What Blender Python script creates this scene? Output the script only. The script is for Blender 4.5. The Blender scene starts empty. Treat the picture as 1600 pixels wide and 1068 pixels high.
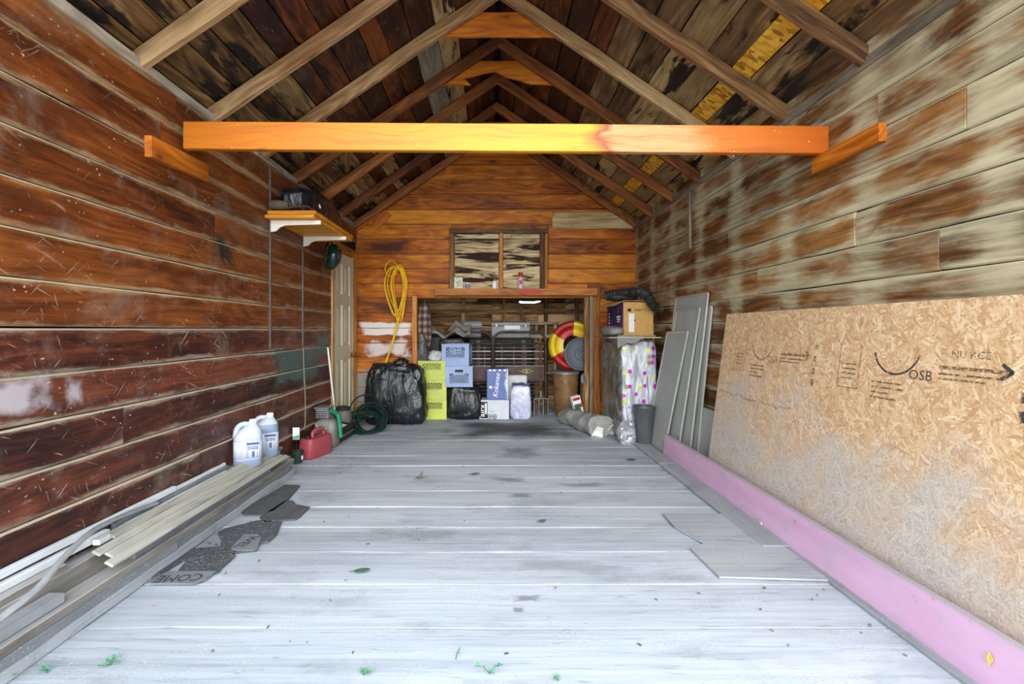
import bpy, math, random
from mathutils import Vector, Matrix, Euler, noise as mnoise
random.seed(11)
D = bpy.data
S = bpy.context.scene
COL = S.collection
R = math.radians

# ------------------------------------------------------------------ camera, sky, sun, exposure
H = 1.09                      # eye height
FP = 760.0                    # focal length in pixels of the 1600 px wide frame
VX, VY = 770.0, 515.0         # where the room's depth axis meets the picture
cam = D.cameras.new('camera'); cam.sensor_width = 36; cam.lens = FP/1600*36
cam.shift_x = (800-VX)/1600; cam.shift_y = -(534-VY)/1600
cam.clip_start = .05; cam.clip_end = 200
camo = D.objects.new('camera', cam); COL.objects.link(camo)
camo.location = (0, 0, H); camo.rotation_euler = (R(90), 0, 0)
S.camera = camo
wd = D.worlds.new('sky'); S.world = wd; wd.use_nodes = True
bg = wd.node_tree.nodes['Background']
bg.inputs[0].default_value = (.80, .90, 1.0, 1); bg.inputs[1].default_value = 3.0
sl = D.lights.new('hazy_sun', 'SUN'); sl.energy = 3.1; sl.angle = R(50); sl.color = (1, .97, .93)
so = D.objects.new('hazy_sun', sl); COL.objects.link(so); so.rotation_euler = (R(68), 0, R(4)); so.location = (0, -3, 4)
S.view_settings.view_transform = 'Standard'; S.view_settings.look = 'None'
S.view_settings.gamma = 1; S.view_settings.exposure = .55
S.view_settings.use_curve_mapping = False
try:
    S.cycles.max_bounces = 10; S.cycles.diffuse_bounces = 7; S.cycles.glossy_bounces = 3
    S.cycles.sample_clamp_indirect = 6
except Exception: pass

def W(x, y, Y):               # place of a picture point at depth Y
    return Vector(((x-VX)/FP*Y, Y, H-(y-VY)/FP*Y))
def F(x, y, z=0):             # place of a picture point lying at height z
    Y = (H-z)*FP/(y-VY)
    return Vector(((x-VX)/FP*Y, Y, z))

# ------------------------------------------------------------------ node helpers
def c8(r, g, b):
    f = lambda u: ((u/255+.055)/1.055)**2.4 if u/255 > .04045 else u/255/12.92
    return (f(r), f(g), f(b), 1)
class NT:
    def __init__(s, name):
        s.m = D.materials.new(name); s.m.use_nodes = True
        s.t = s.m.node_tree; s.t.nodes.clear()
        s.out = s.t.nodes.new('ShaderNodeOutputMaterial')
        s.b = s.t.nodes.new('ShaderNodeBsdfPrincipled')
        s.t.links.new(s.b.outputs[0], s.out.inputs[0])
    def put(s, sock, v):
        if isinstance(v, bpy.types.NodeSocket): s.t.links.new(v, sock)
        else: sock.default_value = v
    def n(s, typ, ins=None, out=0, **pr):
        nd = s.t.nodes.new('ShaderNode'+typ)
        for k, v in pr.items(): setattr(nd, k, v)
        for k, v in (ins or {}).items(): s.put(nd.inputs[k], v)
        return nd.outputs[out]
    def math(s, op, a, b=0.0, c=None, clamp=False):
        d = {0: a, 1: b}
        if c is not None: d[2] = c
        return s.n('Math', d, operation=op, use_clamp=clamp)
    def vm(s, op, a, b=(0, 0, 0)): return s.n('VectorMath', {0: a, 1: b}, operation=op)
    def mix(s, f, a, b, bl='MIX'):
        nd = s.t.nodes.new('ShaderNodeMix'); nd.data_type = 'RGBA'; nd.blend_type = bl
        s.put(nd.inputs[0], f); s.put(nd.inputs[6], a); s.put(nd.inputs[7], b)
        return nd.outputs[2]
    def ramp(s, f, stops, interp='LINEAR'):
        nd = s.t.nodes.new('ShaderNodeValToRGB'); cr = nd.color_ramp; cr.interpolation = interp
        while len(cr.elements) < len(stops): cr.elements.new(.5)
        for e, (p, c) in zip(cr.elements, stops):
            e.position = p; e.color = c if len(c) == 4 else (*c, 1)
        s.put(nd.inputs[0], f); return nd.outputs[0]
    def step(s, v, a, b, o0=0.0, o1=1.0):
        return s.n('MapRange', {0: v, 1: a, 2: b, 3: o0, 4: o1}, interpolation_type='SMOOTHSTEP')
    def noise(s, v, sc=1.0, det=3, ro=.55, dist=0.0):
        return s.n('TexNoise', {'Vector': v, 'Scale': sc, 'Detail': det, 'Roughness': ro, 'Distortion': dist})
    def vor(s, v, sc=1.0, out=0, rnd=1.0, feature='F1'):
        return s.n('TexVoronoi', {'Vector': v, 'Scale': sc, 'Randomness': rnd}, out=out, feature=feature)
    def obj(s): return s.n('TexCoord', out=3)
    def pos(s): return s.n('NewGeometry', out=0)
    def rnd(s): return s.n('ObjectInfo', out=s_rand)
    def sep(s, v):
        nd = s.t.nodes.new('ShaderNodeSeparateXYZ'); s.put(nd.inputs[0], v); return nd.outputs
    def comb(s, x, y, z): return s.n('CombineXYZ', {0: x, 1: y, 2: z})
    def patch(s, c, h, soft=.35, ns=9.0, k=.7):    # a blot of its own shape at a place in the room
        d = s.vm('ABSOLUTE', s.vm('DIVIDE', s.vm('SUBTRACT', s.pos(), c), h))
        x, y, z = s.sep(d)
        m = s.math('MAXIMUM', x, s.math('MAXIMUM', y, z))
        m = s.math('ADD', m, s.math('MULTIPLY', s.math('SUBTRACT', s.noise(s.pos(), ns, 4), .5), k*2))
        return s.step(m, 1.0, 1.0-soft)
    def fin(s, col, rough=.7, bump=None, bs=.3, bd=.004, metal=0.0, spec=.4, **kw):
        s.put(s.b.inputs['Base Color'], col); s.put(s.b.inputs['Roughness'], rough)
        s.put(s.b.inputs['Metallic'], metal); s.put(s.b.inputs['Specular IOR Level'], spec)
        if bump is not None:
            s.put(s.b.inputs['Normal'], s.n('Bump', {'Strength': bs, 'Distance': bd, 'Height': bump}))
        for k, v in kw.items(): s.put(s.b.inputs[k], v)
        return s.m
s_rand = 'Random'
def plain(name, c, rough=.6, metal=0.0, var=.12, ns=14, spec=.4, dirt=None, bs=.15, **kw):
    t = NT(name); o = t.vm('ADD', t.obj(), t.vm('MULTIPLY', t.comb(t.rnd(), t.rnd(), t.rnd()), (9, 7, 5)))
    nz = t.noise(o, ns, 5)
    dk = tuple(u*(1-var*2.2) for u in c[:3])+(1,); lt = tuple(min(1, u*(1+var)) for u in c[:3])+(1,)
    col = t.ramp(nz, [(.3, dk), (.7, lt)])
    if dirt: col = t.mix(t.step(t.noise(o, 5, 6, .65), dirt[1], dirt[1]+.2), col, dirt[0])
    return t.fin(col, rough, t.noise(o, ns*4, 3), bs, .002, metal, spec, **kw)

def wood(name, dark, mid, light, knot=.5, blot=None, dust=None, speck=0.0, rough=.7, vary=.35, grain=1.0,
         patches=(), edge=None, spec=.35, scratch=0.0, contrast=1.0, bs=.35, halo=None, mottle=0.0, stretch=(1.9, 7, 7)):
    """board with its grain along the local X axis; every object takes its own slice of the tree"""
    t = NT(name); rn = t.rnd()
    off = t.vm('MULTIPLY', t.comb(rn, rn, rn), (61, 17, 43))
    lo = t.obj(); o = t.vm('ADD', lo, off)
    wob = t.vm('MULTIPLY', t.n('TexNoise', {'Vector': t.vm('MULTIPLY', o, (1.6, 5, 5)), 'Scale': 1.0, 'Detail': 2}, out=1), (.0, .05, .09))
    og = t.vm('ADD', o, wob)
    big = t.noise(t.vm('MULTIPLY', o, (.9, 5, 5)), 1.0, 4, .6)
    gr = t.noise(t.vm('MULTIPLY', og, (1.3, 34, 46)), 1.0, 5, .65)
    fine = t.noise(t.vm('MULTIPLY', og, (5, 120, 170)), 1.0, 3, .6)
    f = t.math('ADD', t.math('MULTIPLY', big, .75*contrast), t.math('MULTIPLY', gr, .45*grain))
    f = t.math('ADD', f, t.math('MULTIPLY', t.math('SUBTRACT', rn, .5), vary))
    ringn = t.noise(t.vm('MULTIPLY', og, (.55, 3.5, 3.5)), 1.0, 2, .5)           # growth rings cut by the saw
    ring = t.math('ABSOLUTE', t.math('SUBTRACT', t.math('FRACT', t.math('MULTIPLY', ringn, 16.0)), .5))
    f = t.math('ADD', f, t.math('MULTIPLY', t.math('SUBTRACT', ring, .25), .30*grain))
    f = t.math('ADD', t.math('SUBTRACT', f, .1-.2*(1-contrast)), t.math('MULTIPLY', t.math('SUBTRACT', fine, .5), .40*grain))
    col = t.ramp(f, [(.22, dark), (.48, mid), (.74, light)])
    hgt = t.math('ADD', gr, t.math('MULTIPLY', fine, .5))
    if blot:                                     # (colour, threshold, softness)
        bn = t.noise(t.vm('MULTIPLY', og, stretch), 1.0, 5, .62, .3)
        col = t.mix(t.step(bn, blot[1], blot[1]+blot[2]), col, blot[0])
    if knot:
        kd = t.vor(t.vm('MULTIPLY', og, (2.6, .01, 6.5)), 1.0)
        kw = t.math('ADD', kd, t.math('MULTIPLY', t.math('SUBTRACT', t.noise(o, 16, 3), .5), .10))
        col = t.mix(t.math('MULTIPLY', t.step(kw, .34, .12), knot*.45), col, dark)
        col = t.mix(t.math('MULTIPLY', t.step(kw, .12, .04), knot), col, tuple(u*.3 for u in dark[:3])+(1,))
    if mottle:                                   # uneven old finish, worn lighter and darker in clouds
        mo_ = t.noise(t.vm('MULTIPLY', o, (2.2, 4, 6)), 1.0, 7, .72, .6)
        col = t.mix(t.math('MULTIPLY', t.step(mo_, .50, .30), mottle), col, tuple(u*.55 for u in dark[:3])+(1,))
        col = t.mix(t.math('MULTIPLY', t.step(mo_, .52, .74), mottle*.8), col, light)
    if halo:                                     # (colour, half width, strength): dust rubbed in along the joints
        z = t.sep(lo)[2]
        hz = t.math('ABSOLUTE', t.math('DIVIDE', z, halo[1]))
        hn = t.math('ADD', hz, t.math('MULTIPLY', t.math('SUBTRACT', t.noise(t.vm('MULTIPLY', o, (2.5, 9, 14)), 1.0, 7, .74), .5), 1.3))
        col = t.mix(t.math('MULTIPLY', t.step(hn, .70, 1.06), halo[2]), col, halo[0])
    if edge:                                     # (colour, half width of board, strength): weathered towards joints and studs
        x, y, z = t.sep(lo); px, py, pz = t.sep(t.pos())
        e = t.math('POWER', t.math('DIVIDE', t.math('ABSOLUTE', z), edge[1], clamp=True), 2.2)
        st = t.math('ABSOLUTE', t.math('SUBTRACT', t.math('FRACT', t.math('DIVIDE', py, .607)), .74))
        st = t.step(st, .24, .02)
        bn = t.noise(t.vm('MULTIPLY', og, (1.7, 6, 6)), 1.0, 5, .65, .4)
        e = t.math('ADD', t.math('ADD', t.math('MULTIPLY', e, .22), t.math('MULTIPLY', st, .16)), bn)
        e = t.math('ADD', e, t.math('MULTIPLY', t.math('SUBTRACT', gr, .5), .24))
        core = t.step(e, edge[3]-.05, edge[3]-.22)
        col = t.mix(t.math('MULTIPLY', core, .6), col, dark)
        pl_ = t.ramp(t.math('ADD', t.math('MULTIPLY', gr, .6), t.math('MULTIPLY', t.noise(t.vm('MULTIPLY', o, (1.2, 3, 3)), 1.0, 5, .65), .6)), [(.4, tuple(u*.42 for u in edge[0][:3])+(1,)), (.6, tuple(u*.8 for u in edge[0][:3])+(1,)), (.78, tuple(min(1, u*1.12) for u in edge[0][:3])+(1,))])
        col = t.mix(t.math('MULTIPLY', t.step(e, edge[3]-.06, edge[3]+.26), edge[2]), col, pl_)
    for (c, h, pc, soft, ns, k) in patches:
        col = t.mix(t.patch(c, h, soft, ns, k), col, pc)
    if scratch:
        mp = lambda a, sx, sz: t.n('Mapping', {'Vector': o, 'Rotation': (0, a, 0), 'Scale': (sx, .2, sz)}, vector_type='TEXTURE')
        s1 = t.noise(mp(.45, .16, .012), 1.0, 2, .5); s2 = t.noise(mp(-.8, .12, .010), 1.0, 2, .5); s3 = t.noise(mp(1.25, .09, .008), 1.0, 2, .5)
        area = t.step(t.noise(o, 3.1, 4, .6), .40, .62)
        sm = t.math('MULTIPLY', t.math('MAXIMUM', t.math('MAXIMUM', t.step(s1, .67, .73), t.step(s2, .68, .74)), t.step(s3, .69, .75)), area)
        sg = t.noise(t.vm('MULTIPLY', o, (7, 20, 30)), 1.0, 6, .75)        # rubbed and flaked places
        sm = t.math('MAXIMUM', sm, t.math('MULTIPLY', t.step(sg, .62, .72), .55))
        col = t.mix(t.math('MULTIPLY', sm, scratch), col, c8(176, 160, 140))
    if speck:
        sp = t.vor(t.vm('ADD', t.vm('MULTIPLY', o, (1, 1, 1.4)), t.vm('MULTIPLY', t.n('TexNoise', {'Vector': o, 'Scale': 18.0}, out=1), (.05, .05, .05))), 26.0)
        gate = t.step(t.noise(o, 7.0, 3), .5, .62)
        col = t.mix(t.math('MULTIPLY', t.math('MULTIPLY', t.step(sp, .17, .08), gate), speck), col, c8(190, 176, 155))
        haze = t.step(t.noise(o, 3.3, 6, .7), .5, .78)
        col = t.mix(t.math('MULTIPLY', haze, speck*.55), col, c8(150, 135, 118))
    if dust:                                     # settles on faces that look up
        nz = t.sep(t.n('NewGeometry', out=1))[2]
        col = t.mix(t.math('MULTIPLY', t.step(nz, .15, .6), dust[1]), col, dust[0])
    return t.fin(col, rough, t.math('ADD', hgt, t.math('MULTIPLY', big, 1.5)), bs, .003, 0.0, spec)

# ------------------------------------------------------------------ mesh helpers
class MB:
    def __init__(s): s.v = []; s.f = []; s.mi = []; s.cur = 0
    def add(s, vs, fs):
        k = len(s.v); s.v += [tuple(p) for p in vs]
        s.f += [tuple(i+k for i in f) for f in fs]; s.mi += [s.cur]*len(fs); return s
    def box(s, c, d, rot=None, ch=0.0):
        x, y, z = (u/2 for u in d); M = rot if rot is not None else Matrix.Identity(3); c = Vector(c)
        ch = min(ch, x*.8, y*.8, z*.8)
        if ch <= 0:
            vs = [M @ Vector((a*x, b*y, e*z))+c for e in (-1, 1) for b in (-1, 1) for a in (-1, 1)]
            return s.add(vs, [(0, 2, 3, 1), (4, 5, 7, 6), (0, 1, 5, 4), (2, 6, 7, 3), (0, 4, 6, 2), (1, 3, 7, 5)])
        vs = []; idx = {}
        for a in (-1, 1):
            for b in (-1, 1):
                for e in (-1, 1):
                    for k, p in enumerate(((a*x, b*(y-ch), e*(z-ch)), (a*(x-ch), b*y, e*(z-ch)), (a*(x-ch), b*(y-ch), e*z))):
                        idx[(a, b, e, k)] = len(vs); vs.append(M @ Vector(p)+c)
        fs = []
        g = lambda a, b, e, k: idx[(a, b, e, k)]
        for a in (-1, 1):
            q = [g(a, -1, -1, 0), g(a, 1, -1, 0), g(a, 1, 1, 0), g(a, -1, 1, 0)]; fs.append(q if a > 0 else q[::-1])
            q = [g(-1, a, -1, 1), g(-1, a, 1, 1), g(1, a, 1, 1), g(1, a, -1, 1)]; fs.append(q if a > 0 else q[::-1])
            q = [g(-1, -1, a, 2), g(1, -1, a, 2), g(1, 1, a, 2), g(-1, 1, a, 2)]; fs.append(q if a > 0 else q[::-1])
            for b in (-1, 1):
                q = [g(a, b, -1, 0), g(a, b, -1, 1), g(a, b, 1, 1), g(a, b, 1, 0)]; fs.append(q if a*b > 0 else q[::-1])
                q = [g(a, -1, b, 0), g(a, 1, b, 0), g(a, 1, b, 2), g(a, -1, b, 2)]; fs.append(q if a*b > 0 else q[::-1])
                q = [g(-1, a, b, 1), g(-1, a, b, 2), g(1, a, b, 2), g(1, a, b, 1)]; fs.append(q if a*b > 0 else q[::-1])
                for e in (-1, 1):
                    q = [g(a, b, e, 0), g(a, b, e, 1), g(a, b, e, 2)]; fs.append(q if a*b*e > 0 else q[::-1])
        return s.add(vs, fs)
    def loft(s, rings, cap=True, closed=False):
        n = len(rings[0]); vs = [p for r in rings for p in r]; fs = []
        m = len(rings)
        for i in range(m if closed else m-1):
            j = (i+1) % m
            for k in range(n):
                l = (k+1) % n; fs.append((i*n+k, i*n+l, j*n+l, j*n+k))
        if cap and not closed: fs.append(tuple(range(n))[::-1]); fs.append(tuple((m-1)*n+k for k in range(n)))
        return s.add(vs, fs)
    def tube(s, pts, r, n=8, closed=False, flat=1.0):
        pts = [Vector(p) for p in pts]; m = len(pts); rings = []; up = None
        for i, p in enumerate(pts):
            if closed: d = pts[(i+1) % m]-pts[i-1]
            else: d = pts[min(i+1, m-1)]-pts[max(i-1, 0)]
            d = d.normalized() if d.length > 1e-9 else Vector((0, 0, 1))
            if up is None: up = Vector((0, 0, 1)) if abs(d.z) < .9 else Vector((1, 0, 0))
            a = d.cross(up); a = a.normalized() if a.length > 1e-6 else d.orthogonal().normalized()
            b = a.cross(d).normalized(); up = b
            rr = r[i] if isinstance(r, (list, tuple)) else r
            rings.append([p+a*math.cos(2*math.pi*k/n)*rr+b*math.sin(2*math.pi*k/n)*rr*flat for k in range(n)])
        return s.loft(rings, True, closed)
    def lathe(s, prof, n=24, c=(0, 0, 0), M=None):
        c = Vector(c); M = M or Matrix.Identity(3)
        rings = [[M @ Vector((max(r, 1e-5)*math.cos(2*math.pi*k/n), max(r, 1e-5)*math.sin(2*math.pi*k/n), z))+c for k in range(n)] for r, z in prof]
        return s.loft(rings, True)
    def prism(s, poly, z0, z1, fn=lambda p: p):
        n = len(poly)
        vs = [fn(Vector((x, y, z0))) for x, y in poly]+[fn(Vector((x, y, z1))) for x, y in poly]
        return s.add(vs, [tuple(range(n))[::-1], tuple(range(n, 2*n))]+[(k, (k+1) % n, n+(k+1) % n, n+k) for k in range(n)])
    def grid(s, fn, nu, nv, wrap=False):
        vs = [fn(i/nu, j/nv) for j in range(nv+1) for i in range(nu+1)]
        return s.add(vs, [(j*(nu+1)+i, j*(nu+1)+i+1, (j+1)*(nu+1)+i+1, (j+1)*(nu+1)+i) for j in range(nv) for i in range(nu)])
    def mesh(s, name, mats, smooth=35):
        me = D.meshes.new(name); me.from_pydata(s.v, [], s.f)
        for m in (mats if isinstance(mats, (list, tuple)) else [mats]): me.materials.append(m)
        if any(s.mi): me.polygons.foreach_set('material_index', s.mi)
        if smooth:
            me.polygons.foreach_set('use_smooth', [True]*len(me.polygons)); me.update()
            me.set_sharp_from_angle(angle=R(smooth))
        me.update(); return me
    def build(s, name, mats, parent=None, loc=(0, 0, 0), rot=(0, 0, 0), smooth=35, mod=None):
        o = D.objects.new(name, s.mesh(name, mats, smooth)); COL.objects.link(o)
        o.parent = parent; o.location = loc
        if isinstance(rot, Matrix): o.rotation_euler = rot.to_euler()
        else: o.rotation_euler = rot
        if mod: mod(o)
        return o
def solid(th):
    def f(o):
        m = o.modifiers.new('thickness', 'SOLIDIFY'); m.thickness = th; m.offset = 0
    return f
def tag(o, label, cat, group=None, kind=None):
    if label: o['label'] = label
    if cat: o['category'] = cat
    if group: o['group'] = group
    if kind: o['kind'] = kind
    return o
def thing(name, label, cat, loc=(0, 0, 0), rz=0.0, group=None, rot=None):
    o = D.objects.new(name, None); COL.objects.link(o); o.empty_display_size = .05
    o.location = loc; o.rotation_euler = rot if rot is not None else (0, 0, rz)
    return tag(o, label, cat, group)
def struct(name):
    o = D.objects.new(name, None); COL.objects.link(o); o['kind'] = 'structure'; return o
def dup(root, loc, rz=0.0, label=None, rot=None):
    r = root.copy(); COL.objects.link(r); r.location = loc; r.rotation_euler = rot or (0, 0, rz)
    if label: r['label'] = label
    for ch in list(root.children):
        c = ch.copy(); COL.objects.link(c); c.parent = r
        for g in list(ch.children):
            d = g.copy(); COL.objects.link(d); d.parent = c
    return r
def axes(x, y, z): return Matrix((x, y, z)).transposed()
XY = axes((0, 1, 0), (-1, 0, 0), (0, 0, 1))    # length -> world Y, thickness -> -X, width -> Z  (side walls)
XX = Matrix.Identity(3)                         # length -> X, thickness -> Y, width -> Z        (back wall)
FX = axes((1, 0, 0), (0, 0, 1), (0, -1, 0))     # length -> X, thickness -> Z                    (floor across)
FY = axes((0, 1, 0), (0, 0, 1), (1, 0, 0))      # length -> Y, thickness -> Z, width -> X        (floor along)
def plank(name, L, Wd, T, loc, rot, mat, parent, ch=.004, n=4, jit=.0015, sl=(0, 0, 0, 0)):
    """sawn board: chamfered edges, slightly wavy; sl slants the ends (left bottom, left top, right bottom, right top)"""
    mb = MB(); rings = []; t, w = T/2, Wd/2
    for i in range(n+1):
        u = i/n; a = random.uniform(-jit, jit); b = random.uniform(-jit, jit); q = random.uniform(-jit, jit)*.5
        ring = []
        for (yy, zz) in ((-t, -w+ch), (-t+ch, -w), (t-ch, -w), (t, -w+ch), (t, w-ch), (t-ch, w), (-t+ch, w), (-t, w-ch)):
            k = (zz+w)/Wd
            x0 = -L/2+sl[0]*(1-k)+sl[1]*k; x1 = L/2+sl[2]*(1-k)+sl[3]*k
            ring.append((x0+(x1-x0)*u, yy+q, zz+(a if zz > 0 else b)))
        rings.append(ring[::-1])
    mb.loft(rings)
    return mb.build(name, mat, parent, loc, rot, smooth=28)
def lump(sx, sy, sz, e=.45, nu=44, nv=26, amp=.03, fr=5.0, seed=0, ridge=.5, top=1.0, base=True):
    """a crumpled bag-like body standing on z = 0"""
    sg = lambda v, p: math.copysign(abs(v)**p, v)
    mb = MB(); rows = []
    for j in range(nv+1):
        ph = -math.pi/2+math.pi*j/nv; row = []
        for i in range(nu):
            th = 2*math.pi*i/nu
            p = Vector((sg(math.cos(ph), e)*sg(math.cos(th), e)*sx/2, sg(math.cos(ph), e)*sg(math.sin(th), e)*sy/2, sg(math.sin(ph), e)*sz/2))
            k = (p.z/sz+.5); s_ = 1+(top-1)*k; p.x *= s_; p.y *= s_
            d = p.normalized(); q = p*fr+Vector((seed*3.1, seed*1.7, seed*.9))
            r1 = mnoise.noise(q); r2 = 1-abs(mnoise.noise(q*2.1))*2; r3 = 1-abs(mnoise.noise(Vector((q.x*4, q.y*4, q.z*1.4))))*2
            p += d*amp*(r1*(1-ridge)+ridge*(r2*.6+r3*.35))
            p.z += sz/2
            if base and p.z < 0.004: p.z = 0.0
            row.append(p)
        rows.append(row)
    mb.loft(rows, True)
    return mb
def text(name, body, size, mat, M, parent=None, depth=.0006, align='CENTER', sx=1.0, shear=0.0):
    cu = D.curves.new(name, 'FONT'); cu.body = body; cu.size = size; cu.extrude = depth
    cu.align_x = align; cu.align_y = 'CENTER'; cu.resolution_u = 2; cu.shear = shear
    to = D.objects.new(name, cu); COL.objects.link(to)
    dg = bpy.context.evaluated_depsgraph_get()
    me = D.meshes.new_from_object(to.evaluated_get(dg)); D.objects.remove(to); D.curves.remove(cu)
    me.materials.clear(); me.materials.append(mat); me.name = name
    o = D.objects.new(name, me); COL.objects.link(o); o.parent = parent
    o.matrix_local = M @ Matrix.Diagonal((sx, 1, 1, 1)); return o
def face_front(x, y, z, roll=0.0):      # upright lettering that faces -Y
    return Matrix.Translation((x, y, z)) @ Euler((R(90), 0, 0)).to_matrix().to_4x4() @ Matrix.Rotation(roll, 4, 'Z')

# ------------------------------------------------------------------ materials of the building
XL, XR, YB, XC = -1.657, 1.743, 5.94, .045     # inner faces of the walls, ridge line
ZA, SLP = 3.58, .683                            # underside of the roof boards at the ridge, slope
AL = math.atan(SLP); CA, SA = math.cos(AL), math.sin(AL)
DUST = c8(168, 156, 140)
LW = dict(knot=.5, dust=(c8(196, 176, 146), .75), speck=.8, rough=.45, vary=.22, spec=.4, scratch=.5, halo=(c8(178, 150, 108), .087, .8), mottle=.55, patches=[((XL, 3.0, 1.57), (.3, .17, .12), c8(34, 30, 24), .8, 8, .7)])
m_lefth = wood('orange_brown_wall_wood', c8(46, 20, 8), c8(102, 48, 17), c8(142, 78, 30), blot=(c8(74, 30, 12), .55, .25), **LW)
m_left = wood('stained_wall_wood', c8(32, 13, 9), c8(76, 34, 21), c8(122, 64, 40), .5, (c8(58, 22, 14), .55, .25), (c8(190, 174, 150), .8), .85, .45,
    vary=.22, spec=.4, scratch=.7, halo=(c8(172, 154, 134), .087, .85), mottle=.55,
    patches=[((XL, 1.62, .86), (.3, .24, .075), c8(178, 166, 168), .7, 9, .8), ((XL, 1.93, .84), (.3, .05, .07), c8(170, 158, 160), .8, 12, .9),
             ((XL, 4.2, .80), (.3, .55, .17), c8(72, 92, 86), .4, 8, .7), ((XL, 4.75, .93), (.3, .22, .12), c8(72, 92, 86), .4, 8, .7),
             ((XL, 3.0, 1.57), (.3, .16, .12), c8(34, 30, 24), .8, 8, .7)])
m_right = wood('weathered_wall_wood', c8(48, 28, 12), c8(112, 68, 28), c8(156, 106, 54), .9, (c8(40, 22, 12), .60, .14), (c8(190, 178, 150), .6), .3, .7,
    vary=.2, edge=(c8(202, 188, 150), .084, .92, .51), spec=.25)
m_back = wood('orange_wall_wood', c8(92, 40, 4), c8(176, 92, 8), c8(218, 140, 30), .9, (c8(92, 38, 8), .54, .2), (c8(205, 150, 96), .7), .3, .5,
    vary=.30, spec=.22, mottle=.4, halo=(c8(126, 58, 12), .09, .5),
    patches=[((-1.28, YB, 1.10), (.34, .3, .085), c8(222, 216, 208), .25, 6, .35), ((-1.28, YB, .86), (.3, .3, .12), c8(206, 196, 190), .5, 6, .9),
             ((-1.3, YB, .35), (.5, .3, .28), c8(150, 142, 136), .4, 5, .5), ((-1.3, YB, 1.36), (.42, .3, .15), c8(84, 44, 22), .8, 5, .6), ((-1.3, YB, 2.1), (.40, .3, .10), c8(78, 34, 14), .8, 5, .6)])
m_grey = wood('grey_board_wood', c8(84, 72, 58), c8(140, 126, 106), c8(186, 172, 148), .5, (c8(100, 80, 56), .6, .2), None, .0, .8, vary=.3)
WSTR = 1
m_win = wood('peeling_board_wood', c8(60, 42, 26), c8(176, 152, 110), c8(222, 202, 158), .2, (c8(46, 27, 14), .51, .06), None, .1, .8, vary=.2, grain=1.3, mottle=.3, stretch=(1.2, 7, 10))
m_alc = wood('old_alcove_wood', c8(60, 36, 18), c8(140, 98, 56), c8(206, 172, 120), .5, (c8(62, 38, 20), .54, .10), (DUST, .5), .2, .8, vary=.4)
m_roofd = wood('dark_roof_wood', c8(16, 5, 4), c8(46, 15, 8), c8(126, 62, 24), .9, (c8(22, 8, 5), .48, .15), None, .35, .45, vary=.35, spec=.45, mottle=.5)
m_roofp = wood('mottled_roof_wood', c8(40, 22, 10), c8(120, 86, 46), c8(184, 154, 104), .9, (c8(22, 10, 6), .52, .06), None, .2, .65, vary=.35, mottle=.4)
m_roofg = wood('grey_brown_roof_wood', c8(48, 30, 15), c8(106, 76, 44), c8(152, 122, 80), 1.0, (c8(34, 17, 8), .56, .1), None, .2, .7, vary=.4, mottle=.3)
m_pale = wood('pale_roof_wood', c8(84, 76, 62), c8(128, 120, 102), c8(164, 154, 132), .3, None, None, .1, .8, vary=.1)
m_raft = wood('rafter_wood', c8(72, 46, 26), c8(146, 106, 66), c8(194, 160, 114), .6, (c8(126, 80, 46), .55, .2), (c8(190, 170, 130), .5), .1, .65, vary=.3)
m_raftd = wood('dark_rafter_wood', c8(58, 28, 10), c8(120, 66, 26), c8(166, 104, 50), .6, (c8(90, 44, 18), .55, .2), None, .1, .65, vary=.3)
m_tie = wood('orange_tie_wood', c8(122, 56, 4), c8(186, 100, 12), c8(218, 138, 44), .7, None, None, .1, .55, vary=.15)
m_jamb = wood('orange_trim_wood', c8(108, 56, 12), c8(172, 102, 26), c8(208, 144, 62), .5, (c8(140, 64, 24), .6, .2), (c8(200, 150, 100), .6), .2, .55, vary=.15,
    patches=[((.44, 5.83, 1.545), (.16, .1, .024), c8(190, 44, 40), .25, 8, .3)])
m_dtrim = wood('raw_door_trim_wood', c8(150, 96, 48), c8(198, 150, 96), c8(222, 184, 132), .5, (c8(150, 82, 34), .6, .12), None, .1, .6, vary=.1)
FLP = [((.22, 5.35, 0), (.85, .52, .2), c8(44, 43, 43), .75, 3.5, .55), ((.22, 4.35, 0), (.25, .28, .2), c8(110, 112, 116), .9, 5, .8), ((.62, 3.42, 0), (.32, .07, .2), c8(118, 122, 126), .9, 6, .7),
       ((.18, 3.2, 0), (.10, .06, .2), c8(112, 116, 120), .8, 7, .8), ((.1, 3.55, 0), (.14, .07, .2), c8(120, 124, 128), .8, 7, .8),
       ((.25, 2.25, 0), (.3, .08, .2), c8(140, 145, 150), .9, 6, .8), ((.14, 1.98, 0), (.07, .03, .2), c8(120, 122, 126), .6, 12, .8), ((.1, 1.9, 0), (.03, .02, .2), c8(116, 118, 122), .6, 12, .7)]
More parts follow.
